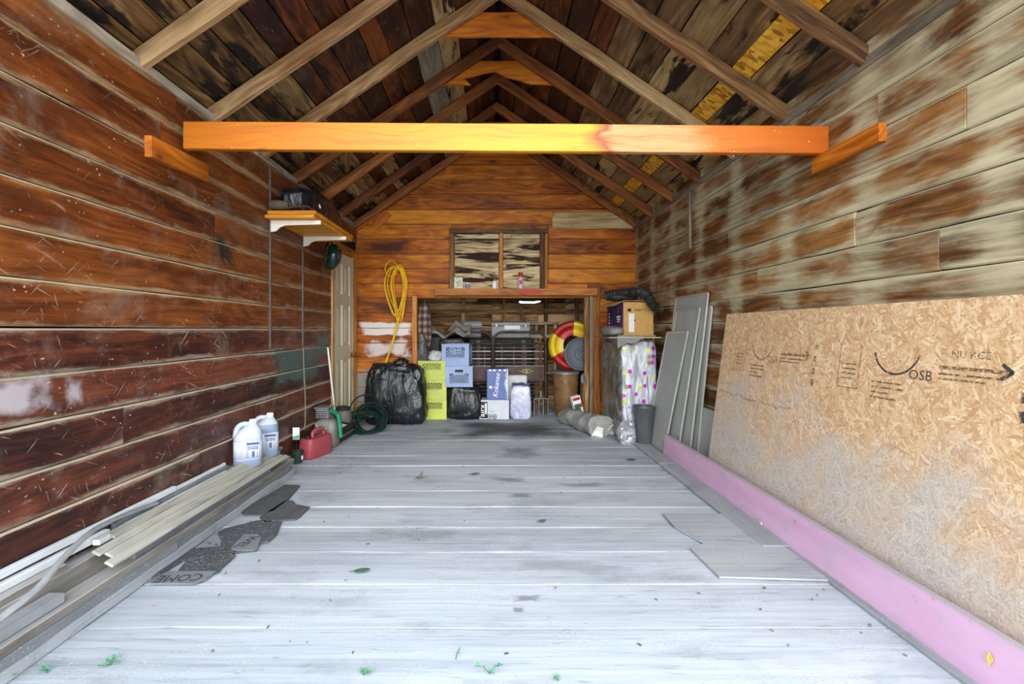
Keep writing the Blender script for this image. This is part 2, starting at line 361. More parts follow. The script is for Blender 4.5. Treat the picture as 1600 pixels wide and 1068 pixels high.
def floor_mat(name, d, m, l, patches=FLP):
    t = NT(name); rn = t.rnd(); lo = t.obj(); o = t.vm('ADD', lo, t.vm('MULTIPLY', t.comb(rn, rn, rn), (31, 0, 23)))
    p = t.pos()
    gr = t.noise(t.vm('MULTIPLY', o, (1.1, 20, 34)), 1.0, 5, .65); big = t.noise(t.vm('MULTIPLY', o, (.8, 1, 4)), 1.0, 4, .6)
    f = t.math('ADD', t.math('ADD', t.math('MULTIPLY', gr, .45), t.math('MULTIPLY', big, .5)), t.math('MULTIPLY', t.math('SUBTRACT', rn, .5), .10))
    col = t.ramp(f, [(.22, d), (.45, m), (.72, l)])
    sm = t.noise(t.vm('MULTIPLY', p, (1.3, 2.6, 1)), 1.0, 6, .68)
    col = t.mix(t.math('MULTIPLY', t.step(sm, .50, .72), .5), col, tuple(u*.62 for u in d[:3])+(1,))
    cr = t.noise(t.vm('MULTIPLY', o, (.7, 8, 26)), 1.0, 3, .5)
    col = t.mix(t.math('MULTIPLY', t.step(t.math('ABSOLUTE', t.math('SUBTRACT', cr, .5)), .012, .0), .35), col, c8(84, 86, 90))
    grit = t.vor(p, 100.0); gate = t.step(t.noise(p, 3.2, 5, .65), .44, .60)
    gm = t.math('MULTIPLY', t.step(grit, .36, .22), gate)
    col = t.mix(t.math('MULTIPLY', gm, .55), col, t.mix(t.n('TexVoronoi', {'Vector': p, 'Scale': 100.0}, out=1), c8(120, 122, 124), c8(226, 228, 230)))
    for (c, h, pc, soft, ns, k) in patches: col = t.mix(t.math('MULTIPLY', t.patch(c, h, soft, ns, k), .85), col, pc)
    hh = t.math('ADD', gr, t.math('MULTIPLY', gm, .6))
    return t.fin(col, .75, hh, .35, .004, 0, .3)
m_floor = floor_mat('dusty_grey_floor_wood', c8(120, 126, 133), c8(166, 173, 181), c8(196, 203, 211))
m_floors = floor_mat('dusty_side_board_wood', c8(104, 106, 110), c8(140, 143, 147), c8(168, 171, 174), ())
m_backing = plain('black_backing', c8(16, 12, 10), .9)  # plain black for the hidden panels behind the boards

# ------------------------------------------------------------------ floor
floor = struct('floor')
for k in range(-1, 19):                         # foot wide planks laid across
    y0 = 1.478+.3035*k
    wd_ = .3035-random.uniform(.003, .009)
    zz = random.uniform(-.0016, .0012)
    rot = (FX @ Euler((random.choice((0, .001, .002, -.002, .006)), 0, random.uniform(-.0015, .0015))).to_matrix())
    plank('plank', 3.5, wd_, .045, (.04, y0+.15, zz-.0225), rot, m_floor, floor, ch=random.choice((.0015, .002, .003, .007)), n=14, jit=.004)
for (ya, yb) in ((2.42, 3.9), (3.905, 5.5)):
    plank('plank', yb-ya, .14, .02, (1.41, (ya+yb)/2, .010), FY, m_floors, floor, ch=.004, n=6, jit=.003)
plank('plank', 2.6, .05, .02, (1.47, 2.0, .006), FY, m_floors, floor, ch=.004, n=6, jit=.003)
MB().box((.05, 3.9, -.09), (3.9, 6.6, .05)).build('subfloor', m_backing, floor)
dbm = MB()                                      # twigs, grit and scraps of leaf on the boards
for _ in range(240):
    a = random.uniform(0, 6.28); x = random.choice((random.uniform(-1.4, 1.3), random.uniform(-1.45, -1.1), random.uniform(1.3, 1.46))); y = 5.8-4.2*random.random()**1.8
    if x < -1.2 and y < 3.8: x = random.uniform(-1.1, 1.2)
    l = random.uniform(.004, .016); dbm.box((x, y, .003), (l, random.uniform(.002, .006), .004), Matrix.Rotation(a, 3, 'Z'))
dbo = dbm.build('debris', plain('dry_debris', c8(120, 116, 110), .9, 0, .4, 3), floor); dbo['kind'] = 'stuff'
ground = struct('ground')
t = NT('pale_gravel'); p_ = t.pos()
t.fin(t.mix(t.noise(p_, 30, 4), c8(150, 146, 138), c8(196, 192, 184)), .9, t.noise(p_, 60, 3), .5, .01)
MB().box((0, -6, -.16), (30, 14.3, .1)).build('gravel', t.m, ground)
MB().box((0, 12, -.30), (30, 24, .1)).build('soil', plain('soil', c8(110, 100, 84), .95), ground)

# ------------------------------------------------------------------ side walls
def side_wall(name, X, mat, sgn, z0, pitch, n, ends, ycut=None):
    w = struct(name); rot = XY
    for k in range(n):
        za = z0+pitch*k; zb = za+pitch
        y = 1.18; yend = YB+.02 if not (ycut and za < ycut[1]) else ycut[0]
        js = sorted(e for e in ends.get(k, ()) if e < yend-.1)+[yend]
        for e in js:
            plank('plank', e-y-.004, pitch-.004, .022, (X+sgn*(.011+random.uniform(-.003, .002)), (y+e)/2, (za+zb)/2), rot, m_lefth if (sgn < 0 and k >= 7) else mat, w, ch=.007, n=6, jit=.0022)
            y = e
    MB().box((X+sgn*.04, 3.65, 1.17), (.02, 5.2, 2.5)).build('light_stop', m_backing, w)  # unseen panel added behind the planks to keep daylight out
    return w
lw = side_wall('wall_left', XL, m_left, -1, 1.099-.174*7, .174, 14, {4: (2.18,), 3: (3.4,), 8: (3.9,), 12: (2.42, 3.57), 6: (4.4,), 10: (2.9,), 2: (2.75, 4.6), 13: (2.55,)}, (4.98, 2.0))
rw = side_wall('wall_right', XR, m_right, 1, 1.489-.168*9, .168, 15, {9: (2.34,), 10: (3.6,), 11: (1.79, 4.1), 7: (2.95,), 8: (1.9, 3.2), 12: (2.2,), 13: (2.7,), 6: (2.4, 4.2)})
for s_, X in ((-1, XL), (1, XR)):               # wall plates under the rafters
    tr = struct('trim_%d' % (1 if s_ < 0 else 2))
    for (ya, yb) in ((1.15, 3.4), (3.403, YB+.02)):
        plank('plate', yb-ya, .10, .05, (X+s_*.035, (ya+yb)/2, 2.335), FY, m_grey, tr, ch=.005, n=6)
    plank('blocking', 4.85, .16, .02, (X+s_*.10, 3.56, 2.43), XY, m_grey, tr, n=3)

# ------------------------------------------------------------------ back wall with the alcove opening
bw = struct('wall_back')
OL, OR_, OT = -.953, 1.215, 1.474
xlim = lambda z: (ZA+.05-z)/SLP
k = 0
while True:
    za = .026+.181*k; zb = za+.181; k += 1
    if za > ZA-.05: break
    if zb <= OT+.01: segs = [(XL-.02, OL), (OR_, XR+.02)]
    elif za < 1.6: segs = [(XL-.02, OL+.42), (OL+.42, 1.16), (1.16, XR+.02)]
    elif za < 2.3: segs = [(XL-.02, -.5), (-.5, .68), (.68, XR+.02)]
    else: segs = [(-9, 9)]
    for a, b in segs:
        if b > 8:
            a0, b0 = max(XL-.02, XC-xlim(za)), min(XR+.02, XC+xlim(za)); a1, b1 = max(XL-.02, XC-xlim(zb)), min(XR+.02, XC+xlim(zb))
            if b1-a1 < .02: a1 = b1 = XC
            L = b0-a0; c = (a0+b0)/2; sl = (0, a1-a0, 0, b1-b0)
        else: L = b-a-.004; c = (a+b)/2; sl = (0, 0, 0, 0)
        plank('plank', L, .181-.004, .022, (c, YB+.011+random.uniform(-.002, .003), (za+zb)/2), XX, m_back, bw, ch=.006, n=6, jit=.002, sl=sl)
mb = MB()
fl = lambda p: Vector((p.x, p.z, p.y))
mb.prism([(XL-.1, 2.4), (XR+.1, 2.4), (XC, ZA+.02)], YB+.028, YB+.04, fl)
mb.box(((XL+OL)/2-.1, YB+.034, 1.2), (OL-XL+.2, .012, 2.4)); mb.box(((XR+OR_)/2+.1, YB+.034, 1.2), (XR-OR_+.2, .012, 2.4))
mb.box(((OL+OR_)/2, YB+.034, (2.4+OT)/2), (OR_-OL, .012, 2.4-OT))
mb.build('light_stop', m_backing, bw)  # hidden sheet added so no sky shines through the joints
plank('plank', .98, .20, .022, (1.215, YB-.014, 2.42), XX, wood('cream_weathered_wood', c8(110, 86, 50), c8(176, 150, 104), c8(208, 186, 140), .5, (c8(96, 76, 46), .56, .1)), bw, ch=.004, n=5)     # weathered board nailed on the right
plank('plank', .24, .17, .02, (-1.375, YB-.012, 2.46), XX @ Matrix.Rotation(R(-46), 3, 'Y'), m_tie, bw, n=2)   # short scab by the left eave
plank('plank', .42, .07, .03, (-1.56, YB-.02, 2.40), XX @ Matrix.Rotation(R(-36), 3, 'Y'), m_tie, bw, n=2)
# opening: lintel and posts
tr3 = struct('trim_3')
plank('lintel', 1.95, .085, .11, (.28, YB-.045, 1.543), XX, m_jamb, tr3, ch=.005, n=6)
plank('post', 1.50, .06, .11, (OL+.0, YB+.03, .75), axes((0, 0, 1), (0, 1, 0), (-1, 0, 0)), m_jamb, tr3, ch=.004, n=5)
plank('post', 1.50, .055, .05, (1.14, YB-.005, .75), axes((0, 0, 1), (0, 1, 0), (-1, 0, 0)), m_alc, tr3, ch=.004, n=5)
plank('post', 1.50, .04, .06, (1.195, YB-.015, .75), axes((0, 0, 1), (0, 1, 0), (-1, 0, 0)), m_pale, tr3, ch=.004, n=5)
plank('post', 1.60, .08, .03, (1.262, YB-.012, .80), axes((0, 0, 1), (0, 1, 0), (-1, 0, 0)), m_jamb, tr3, ch=.004, n=5)
# boarded window
wn = struct('window_1')
x0, x1, z0, z1 = -.523, .664, 1.588, 2.285
VZ = axes((0, 0, 1), (0, 1, 0), (-1, 0, 0))
m_sash = wood('old_window_frame_wood', c8(50, 32, 18), c8(96, 66, 38), c8(140, 108, 70), .4, None, None, .2, .75)
for (xa, xb) in ((x0+.06, .075), (.125, x1-.09)):
    z = z0; hs = [.19, .13, .17, .12, .09] if xa < 0 else [.12, .18, .14, .17, .09]
    for h_ in hs:
        plank('board', xb-xa-.006, h_-.004, .018, ((xa+xb)/2, YB-.012+random.uniform(-.003, .003), z+h_/2), XX, m_win, wn, ch=.003, n=4, jit=.003); z += h_
for x, w_, d_, mm in ((x0+.025, .05, .07, m_sash), (.10, .045, .06, m_jamb), (x1-.07, .045, .06, m_sash), (x1-.018, .035, .05, m_jamb)):
    plank('frame', z1-z0, w_, d_, (x, YB-.035, (z0+z1)/2), VZ, mm, wn, ch=.004, n=4)
plank('frame', x1-x0, .055, .08, ((x0+x1)/2, YB-.04, z1), XX, m_sash, wn, ch=.004, n=4)

# ------------------------------------------------------------------ alcove behind the opening
al = struct('wall_alcove'); YA = 7.0
for k in range(11):
    za = .0+.165*k
    js = [-1.3, random.uniform(-.5, .2), random.uniform(.5, 1.1), 1.6]
    for a, b in zip(js, js[1:]):
        plank('plank', b-a-.006, .155, .022, ((a+b)/2, YA+.011+random.uniform(-.006, .004), za+.08), XX, m_alc, al, ch=.005, n=4, jit=.004)
    for X, s_ in ((-1.15, -1), (1.42, 1)):
        plank('plank', 1.0, .155, .022, (X+s_*.011, 6.49, za+.08), XY, m_alc, al, ch=.005, n=3, jit=.003)
for x in (-.42, .16, .76, 1.2):
    plank('stud', 1.85, .05, .07, (x, YA-.04, .93), VZ, m_alc, al, ch=.004, n=4)
plank('rail', 2.5, .05, .04, (.1, YA-.09, 1.36), XX, m_alc, al, ch=.004, n=4)
MB().box((.13, YA+.04, .95), (2.9, .02, 2.0)).box((.13, 6.5, 1.86), (2.9, 1.1, .03)).box((-1.19, 6.5, .95), (.02, 1.1, 2.0)).box((1.46, 6.5, .95), (.02, 1.1, 2.0)).build('light_stop', m_backing, al)  # unseen panels added around the alcove boards against light leaks

# ------------------------------------------------------------------ roof: boards, rafters, collar ties
ce = struct('ceiling')
m_osbs = NT('raw_strand_board_strip'); t = m_osbs; o_ = t.pos()
v1 = t.n('TexVoronoi', {'Vector': t.n('Mapping', {'Vector': o_, 'Rotation': (0, 0, .6), 'Scale': (14, 45, 30)}), 'Scale': 1.0}, out=1)
t.fin(t.ramp(t.sep(v1)[0], [(0, c8(150, 92, 14)), (.3, c8(214, 148, 30)), (1, c8(244, 190, 70))]), .6)
for s_ in (-1, 1):
    u = Vector((s_*CA, 0, -SA)); nrm = Vector((s_*SA, 0, CA))
    rot = axes(Vector((0, 1, 0)), u.cross(Vector((0, 1, 0))), u)
    d = .02; i = 0; wl_ = [random.uniform(.13, .20) for _ in range(16)] if s_ < 0 else [.19, .17, .20, .18, .16, .19, .18, .20, .17, .13, .17, .19, .2, .2]
    while d < 2.30:
        wdt = wl_[i]; strip = (s_ > 0 and i == 9)
        grey_ = (s_ < 0 and .62 < d+wdt/2 < .80)
        cuts = [1.13]+sorted(random.sample([2.284, 2.89, 3.50, 4.105, 4.71, 5.32], 1 if not grey_ else 2))+[YB+.03]
        for a, b in zip(cuts, cuts[1:]):
            if strip: mt = m_osbs.m
            elif grey_ and a > 2.0: mt = m_pale
            elif s_ < 0: mt = random.choice([m_roofd]*6+[m_roofp]) if d < 1.45 else random.choice([m_roofp, m_roofp, m_roofd])
            else: mt = random.choice([m_roofd, m_roofd, m_roofd, m_roofg]) if d < .85 else random.choice([m_roofg, m_roofg, m_roofg, m_roofp])
            c = Vector((XC, (a+b)/2, ZA))+u*(d+wdt/2)+nrm*(.012+random.uniform(0, .006))
            plank('plank', b-a-.005, wdt-.006, .02, c, rot, mt, ce, ch=.003, n=5, jit=.003)
        d += wdt; i += 1
    MB().box((0, 0, 0), (2.5, 5.1, .02)).build('roof_deck', m_backing, ce, tuple(Vector((XC, 3.55, ZA))+u*1.22+nrm*.05), axes(u, Vector((0, 1, 0)), u.cross(Vector((0, 1, 0)))))
    rr = axes(u, Vector((0, 1, 0)) if s_ > 0 else Vector((0, -1, 0)), nrm)
    for j, y in enumerate((1.677, 2.284, 2.89, 3.50, 4.105, 4.71, 5.32, 5.88)):
        L = 2.28; dep = .088
        sh = dep*SLP
        c = Vector((XC, y+random.uniform(-.012, .012), ZA))+u*(L/2+.0)-nrm*(dep/2+.001)
        plank('rafter', L, dep, .045, c, rr, m_raft if j < 4 else m_raftd, ce, ch=.006, n=8, jit=.004, sl=(-sh*0, -sh*0+.0, 0, 0))
# collar ties under the ridge, each a board whose ends follow the rafters
def tie(y, z0, z1, broken=False):
    xl = lambda z: (ZA-.10-z)/SLP+.06
    if not broken:
        a0, a1 = xl(z0), xl(z1)
        plank('collar_tie', 2*a0, z1-z0, .02, (XC, y, (z0+z1)/2), XX, m_tie, ce, ch=.002, n=4, sl=(0, a0-a1, 0, a1-a0))
    else:
        mb = MB(); pol = [(-xl(z0), z0), (-xl(z0)+.1, z0+.005), (-xl(z0)+.28, z0+.0), (-xl(z0)+.22, z0+.055), (-.12, z0+.10), (-.02, z0+.115), (.06, z0+.07), (.18, z0+.04), (.28, z0+.008), (xl(z0), z0), (xl(z1), z1), (-xl(z1), z1)]
        mb.prism(pol, -.01, .01, lambda p: Vector((p.x, p.z, p.y)))
        mb.build('collar_tie', m_tie, ce, (XC, y, 0))
tie(3.535, 3.213, 3.39); tie(4.14, 3.17, 3.37, True); tie(5.355, 3.17, 3.37); tie(5.91, 3.20, 3.40)
nb = MB()                                       # roofing nails that come through the boards
for _ in range(560):
    s_ = random.choice((-1, 1)); d = random.uniform(.05, 1.75); y = random.uniform(1.9, 5.8)
    u = Vector((s_*CA, 0, -SA)); nrm = Vector((s_*SA, 0, CA)); p = Vector((XC, y, ZA))+u*d
    nb.tube([p+nrm*.02, p-nrm*random.uniform(.010, .028)+Vector((random.uniform(-.006, .006), random.uniform(-.006, .006), 0))], [.0024, .0014], 4)
no = nb.build('nails', plain('nail_steel', c8(196, 190, 180), .35, .9), ce); no['kind'] = 'stuff'

# ------------------------------------------------------------------ door in the left wall
dr = struct('door_1')
m_door = plain('cream_door_paint', c8(206, 200, 172), .45, 0, .05, 4, dirt=(c8(176, 166, 136), .62))
m_brass = plain('brass', c8(176, 130, 60), .3, .9)
ya, yb, zt = 5.05, 5.72, 1.93
mb = MB()
def dbx(y, z, dy, dz, x=0.0, th=.035): mb.box((XL-.012+x, y, z), (th, dy, dz), None, .004)
yc = (ya+yb)/2; wd2 = yb-ya
dbx(ya+.05, zt/2, .10, zt); dbx(yb-.05, zt/2, .10, zt); dbx(yc, zt/2, .08, zt-.004, 0, .0335)
for z, hh in ((.10, .20), (.84, .16), (1.42, .12), (1.87, .118)): dbx(yc, z, wd2-.004, hh, 0, .032)
mb.box((XL-.022, yc, zt/2), (.02, wd2, zt))
slab = mb.build('slab', m_door, dr)
for zc, hh in ((.48, .50), (1.14, .38), (1.645, .27)):
    for y in (ya+.19, yb-.19):
        MB().box((XL-.010, y, zc), (.018, .13, hh), None, .008).build('panel', m_door, slab)
kb = MB(); Mx = axes((0, 1, 0), (0, 0, 1), (1, 0, 0))
kb.lathe([(.03, 0), (.03, .008), (.012, .012), (.012, .035), (.028, .045), (.03, .06), (.018, .075), (.0, .077)], 16, (XL+.006, yb-.05, .80), Mx)
kb.build('knob', m_brass, slab)
for z in (.35, 1.0, 1.66): MB().box((XL+.010, ya-.004, z), (.012, .02, .09), None, .002).build('hinge', m_brass, dr)
for y, w_ in ((ya-.03, .06), (yb+.075, .15)):
    plank('casing', 2.0, w_, .03, (XL+.0, y, 1.0), axes((0, 0, 1), (-1, 0, 0), (0, -1, 0)), m_dtrim, dr, ch=.004, n=5)
plank('casing', .96, .09, .03, (XL, 5.42, 1.985), XY, m_jamb, dr, ch=.004, n=4)
MB().box((XL-.06, 5.45, 1.0), (.02, 1.1, 2.1)).build('backing', m_backing, dr)

# ------------------------------------------------------------------ tie beam and the blocks it sits on
t = NT('yellow_beam_wood'); lo = t.obj(); x_, y_, z_ = t.sep(lo)
og = t.vm('ADD', lo, t.vm('MULTIPLY', t.n('TexNoise', {'Vector': t.vm('MULTIPLY', lo, (2.2, 1, 7)), 'Scale': 1.0, 'Detail': 2}, out=1), (0, 0, .12)))
gr = t.noise(t.vm('MULTIPLY', og, (1.2, 10, 40)), 1, 5, .6)
xs = t.math('ADD', t.math('DIVIDE', x_, 3.345), t.math('MULTIPLY', t.math('SUBTRACT', t.noise(t.vm('MULTIPLY', lo, (3, 1, 14)), 1, 3), .5), .12))
base = t.ramp(t.math('ADD', xs, .5), [(0, c8(182, 102, 4)), (.2, c8(190, 110, 4)), (.42, c8(206, 136, 6)), (.62, c8(212, 148, 12)), (.66, c8(140, 66, 20)), (.68, c8(184, 138, 84)), (.78, c8(188, 144, 90)), (.83, c8(196, 104, 18)), (1, c8(188, 90, 10))])
col = t.mix(t.math('MULTIPLY', t.step(gr, .46, .75), .8), base, c8(160, 80, 12))
kd = t.vor(t.vm('MULTIPLY', og, (1.4, .01, 7)), 1.0); col = t.mix(t.step(kd, .10, .04), col, c8(120, 56, 18))
col = t.mix(t.math('MULTIPLY', t.step(t.noise(t.vm('MULTIPLY', lo, (60, 60, 40)), 1, 2), .71, .75), .7), col, c8(240, 214, 160))
m_beam = t.fin(col, .5, gr, .2, .002, 0, .4)
tb = plank('tie_beam', 3.345, .143, .038, (.068, 2.54, 2.088), Euler((0, R(.42), 0)).to_matrix(), m_beam, None, ch=.003, n=8)
tag(tb, 'long bright yellow timber beam spanning wall to wall under the rafters', 'beam')
b1 = plank('ledger_block', .46, .10, .036, (XL+.020, 2.54, 1.972), XY @ Matrix.Rotation(R(-2.5), 3, 'Y'), m_tie, None, ch=.003, n=3)
tag(b1, 'short orange timber block nailed to left wall under beam end', 'block', 'blocks under the beam ends')
b2 = plank('ledger_block', .45, .082, .036, (XR-.020, 2.375, 1.965), XY, m_tie, None, ch=.003, n=3)
tag(b2, 'short orange timber block nailed to right wall under beam end', 'block', 'blocks under the beam ends')
hs = plank('hanging_stick', .50, .028, .02, (XR-.014, 4.27, 2.05), axes((0, 0, 1), (1, 0, 0), (0, 1, 0)), m_grey, None, ch=.003, n=3)
tag(hs, 'thin pale wooden stick hanging upright high on the right wall', 'stick')

# ------------------------------------------------------------------ strand board sheet against the right wall
t = NT('strand_board'); o = t.obj()
best = None; col = None
for i, (a, lx, lz) in enumerate(((.2, .075, .014), (1.05, .07, .015), (-.75, .06, .012), (1.65, .07, .014), (.6, .05, .009), (-.3, .055, .010), (2.3, .06, .012), (-1.2, .04, .008))):
    wv = t.vm('ADD', o, t.vm('MULTIPLY', t.n('TexNoise', {'Vector': o, 'Scale': 6.0+i}, out=1), (.05, .05, 0)))
    mp = lambda sx, sy: t.n('Mapping', {'Vector': wv, 'Location': (i*.33, i*.17, 0), 'Rotation': (0, 0, a), 'Scale': (sx*.8, sy*.8, 1)}, vector_type='TEXTURE')
    r, g, b = t.sep(t.n('TexVoronoi', {'Vector': mp(lx, lz), 'Scale': 1.0}, out=1, voronoi_dimensions='2D'))
    gn = t.noise(mp(.05, .0035), 1, 3, .6)
    ci = t.ramp(t.math('ADD', t.math('MULTIPLY', g, .50), t.math('MULTIPLY', gn, .55)), [(.15, c8(146, 100, 62)), (.35, c8(192, 148, 104)), (.58, c8(216, 176, 132)), (.85, c8(246, 224, 190))])
    if col is None: col, best = ci, r
    else:
        m = t.step(t.math('SUBTRACT', r, best), -.03, .03); col = t.mix(m, col, ci); best = t.math('MAXIMUM', r, best)
fz = t.noise(o, 120, 4, .7)
col = t.mix(.28, col, t.ramp(fz, [(.3, c8(158, 114, 76)), (.5, c8(204, 164, 122)), (.7, c8(232, 202, 164))]))
ox, oy, oz = t.sep(o)
gryn = t.math('ADD', t.noise(o, 2.6, 6, .66), t.math('MULTIPLY', t.math('ADD', oy, .2), -.60))
gryn = t.math('ADD', gryn, t.math('MULTIPLY', ox, -.06))
col = t.mix(t.math('MULTIPLY', t.step(gryn, .24, .66), .85), col, t.ramp(t.math('ADD', t.math('MULTIPLY', fz, .6), t.math('MULTIPLY', best, .4)), [(.40, c8(146, 136, 126)), (.6, c8(176, 167, 158)), (.8, c8(212, 206, 200))]))
# a water line that wanders down the sheet
wl = t.math('SUBTRACT', oy, t.math('ADD', .14, t.math('MULTIPLY', t.math('SUBTRACT', t.noise(o, 7, 5, .7), .5), .14)))
wlm = t.math('MULTIPLY', t.step(t.math('ABSOLUTE', t.math('ADD', wl, .10)), .006, .001), t.math('MULTIPLY', t.step(ox, -1.22, -1.17), t.step(ox, -.30, -.36)))
col = t.mix(t.math('MULTIPLY', wlm, .6), col, c8(92, 68, 48))
m_osb = t.fin(col, .75, best, .35, .003, 0, .25)
m_edge = plain('strand_board_edge', c8(196, 166, 120), .85, ns=60, var=.2)
def ink(name, c, lo):
    t = NT(name); o = t.obj()
    return t.fin(t.mix(t.step(t.noise(o, 70, 4, .6), lo, lo+.12), c, c8(200, 154, 104)), .8)
m_ink = ink('black_stamp_ink', c8(58, 54, 50), .56); m_ink2 = ink('faded_stamp_ink', c8(104, 84, 66), .47)
xb, xt, zb_, zt_ = 1.548, 1.700, .012, 1.206
dx = Vector((0, -1, 0)); dy = Vector((xt-xb, 0, zt_-zb_)).normalized(); dn = dx.cross(dy)
yn = 3.535
cO = Vector(((xb+xt)/2, yn-1.22, (zb_+zt_)/2))
sheet = thing('strand_board_sheet', 'large tan strand board sheet leaning on the right wall', 'board', cO, rot=axes(dx, dy, dn).to_euler())
mb = MB(); mb.box((0, 0, -.006), (2.44, 1.2, .012), None, .001); mb.build('panel', m_osb, sheet)
# front face looks along -dn or +dn; lettering on the face towards the room
fs = 1 if dn.x < 0 else -1
zf = .0008 if fs > 0 else -.0128
def stamp(x, y, body, size, mat, sx=1.0):
    M = Matrix.Translation((x, y, zf))
    text('stamp', body, size, mat, M, sheet, .0002, 'LEFT', sx)
def bar(lst, mat):
    mb = MB()
    for (x, y, w_, h_, *a) in lst: mb.box((x, y, zf), (w_, h_, .0006), Matrix.Rotation(a[0], 3, 'Z') if a else None)
    mb.build('stamp', mat, sheet)['kind'] = 'stuff'
def arc(cx, cy, r, a0, a1, mat, th=.008):
    mb = MB(); n = 16; pts = [(cx+r*math.cos(a0+(a1-a0)*i/n), cy+r*math.sin(a0+(a1-a0)*i/n)) for i in range(n+1)]
    for (p, q) in zip(pts, pts[1:]):
        d = Vector((q[0]-p[0], q[1]-p[1])); mb.box(((p[0]+q[0])/2, (p[1]+q[1])/2, zf), (d.length*1.1, th, .0006), Matrix.Rotation(math.atan2(d.y, d.x), 3, 'Z'))
    mb.build('stamp', mat, sheet)
def stampset(x, mk, mk2):
    y = .365
    bar([(x, y-.05, .004, .20), (x+.13, y-.05, .004, .20), (x+.065, y-.15, .13, .004)]+[(x+.065, y-.04-.022*i, .09, .006) for i in range(4)], mk2)
    arc(x+.32, y+.05, .115, R(195), R(345), mk)
    stamp(x+.39, y-.06, 'OSB', .055, mk, 1.05)
    for i, w_ in enumerate((.15, .16, .09, .14)): bar([(x+.21+w_/2, y-.105-.022*i, w_, .007)], mk2)
    if mk is not mk2: stamp(x+.56, y+.03, 'NU RCE', .038, mk2, 1.05)
    bar([(x+.64, y-.02, .24, .012), (x+.63, y-.044, .22, .007), (x+.61, y-.062, .18, .007)], mk2)
    bar([(x+.76, y-.008, .045, .012, R(-35)), (x+.76, y-.032, .045, .012, R(35))], mk)
    bar([(x+.82, y+.03, .016, .022), (x+.82, y-.03, .018, .026), (x+.82, y-.095, .02, .032), (x+.82, y-.155, .018, .036, R(12))], mk)
stampset(-1.02, m_ink2, m_ink2); stampset(-.02, m_ink, m_ink2)
def pink_paint():
    t = NT('worn_pink_paint'); o = t.obj(); nz = t.sep(t.n('NewGeometry', out=1))[2]
    c = t.ramp(t.noise(t.vm('MULTIPLY', o, (1.5, 1, 9)), 1, 5, .6), [(.35, c8(206, 160, 190)), (.65, c8(220, 178, 204))])
    c = t.mix(t.math('MULTIPLY', t.step(t.noise(o, 4, 6, .65), .52, .72), .7), c, c8(184, 170, 182))
    c = t.mix(t.math('MULTIPLY', t.step(t.noise(o, 22, 4, .6), .66, .72), .6), c, c8(140, 132, 140))
    c = t.mix(t.math('MULTIPLY', t.step(nz, .3, .8), .8), c, c8(150, 148, 150))
    return t.fin(c, .6, t.noise(o, 40, 4), .2, .002)
pk = plank('pink_board', 2.95, .185, .036, (1.502, 2.745, .0935), XY @ Matrix.Rotation(R(4), 3, 'X'), pink_paint(), None, ch=.004, n=10, jit=.003)
tag(pk, 'long pale pink painted board standing on edge before the tan sheet', 'board')
# aluminium window screens leaning behind one another
m_alu = plain('dull_aluminium', c8(206, 204, 196), .4, .6, .06)
t = NT('grey_screen_mesh'); o = t.obj()
m_mesh = t.fin(t.mix(t.noise(o, 6, 5), c8(150, 152, 148), c8(182, 183, 178)), .75, t.vor(o, 240.0), .3, .001)
def screen(label, far_b, near_b, near_t, far_t, fw=.022):
    a, b, c, d = (Vector(p) for p in (far_b, near_b, near_t, far_t))
    org = (a+b)/2; r = thing('window_screen', label, 'screen', org, group='window screens leaning on the right wall')
    a, b, c, d = a-org, b-org, c-org, d-org
    nn = (b-a).cross(d-a).normalized()
    mbm = MB(); th = nn*.002
    mbm.add([a-th, b-th, c-th, d-th, a+th, b+th, c+th, d+th], [(0, 3, 2, 1), (4, 5, 6, 7), (0, 1, 5, 4), (1, 2, 6, 5), (2, 3, 7, 6), (3, 0, 4, 7)])
    mbm.build('mesh', m_mesh, r)
    for p, q in ((a, b), (b, c), (c, d), (d, a)):
        L = (q-p).length; x = (q-p).normalized(); y = nn; z = x.cross(y)
        o = MB().box((0, 0, 0), (L, .014, fw), None, .003).build('rail', m_alu, r, tuple((p+q)/2), axes(x, y, z))
    return r
def pt(x, y, X): Y = X*FP/(x-VX); return (X, Y, H-(y-VY)/FP*Y)
screen('low grey window screen in front, nearest the floor boards', (1.50, 4.74, .012), (1.50, 4.27, .012), (1.652, 4.12, 1.074), (1.652, 4.60, 1.062))
screen('narrow grey window screen, second in the leaning row', (1.552, 4.60, .012), (1.552, 4.10, .012), (1.690, 3.97, 1.265), (1.690, 4.47, 1.262))
screen('tallest grey window screen behind the narrow one', (1.598, 4.62, .012), (1.598, 3.97, .012), (1.718, 3.88, 1.38), (1.718, 4.56, 1.385))
screen('hindmost window screen showing only its near edge by the tan sheet', (1.640, 4.5, .012), (1.640, 3.92, .012), (1.730, 3.84, 1.27), (1.730, 4.44, 1.27))
gp = thing('grey_sheet', 'low plain grey panel between the screens and the tan sheet', 'panel', (1.645, 3.75, .0), rot=(0, R(6), 0))
MB().box((0, 0, .24), (.012, .42, .46), None, .002).build('panel', m_mesh, gp)
ws = plank('wood_strip', .92, .03, .02, (1.69, 5.12, .70), axes((-.02, 0, 1), (1, 0, .02), (0, 1, 0)), m_dtrim, None, ch=.003, n=3)
tag(ws, 'narrow bare wooden strip standing in the corner beside the shiny bundle', 'strip')

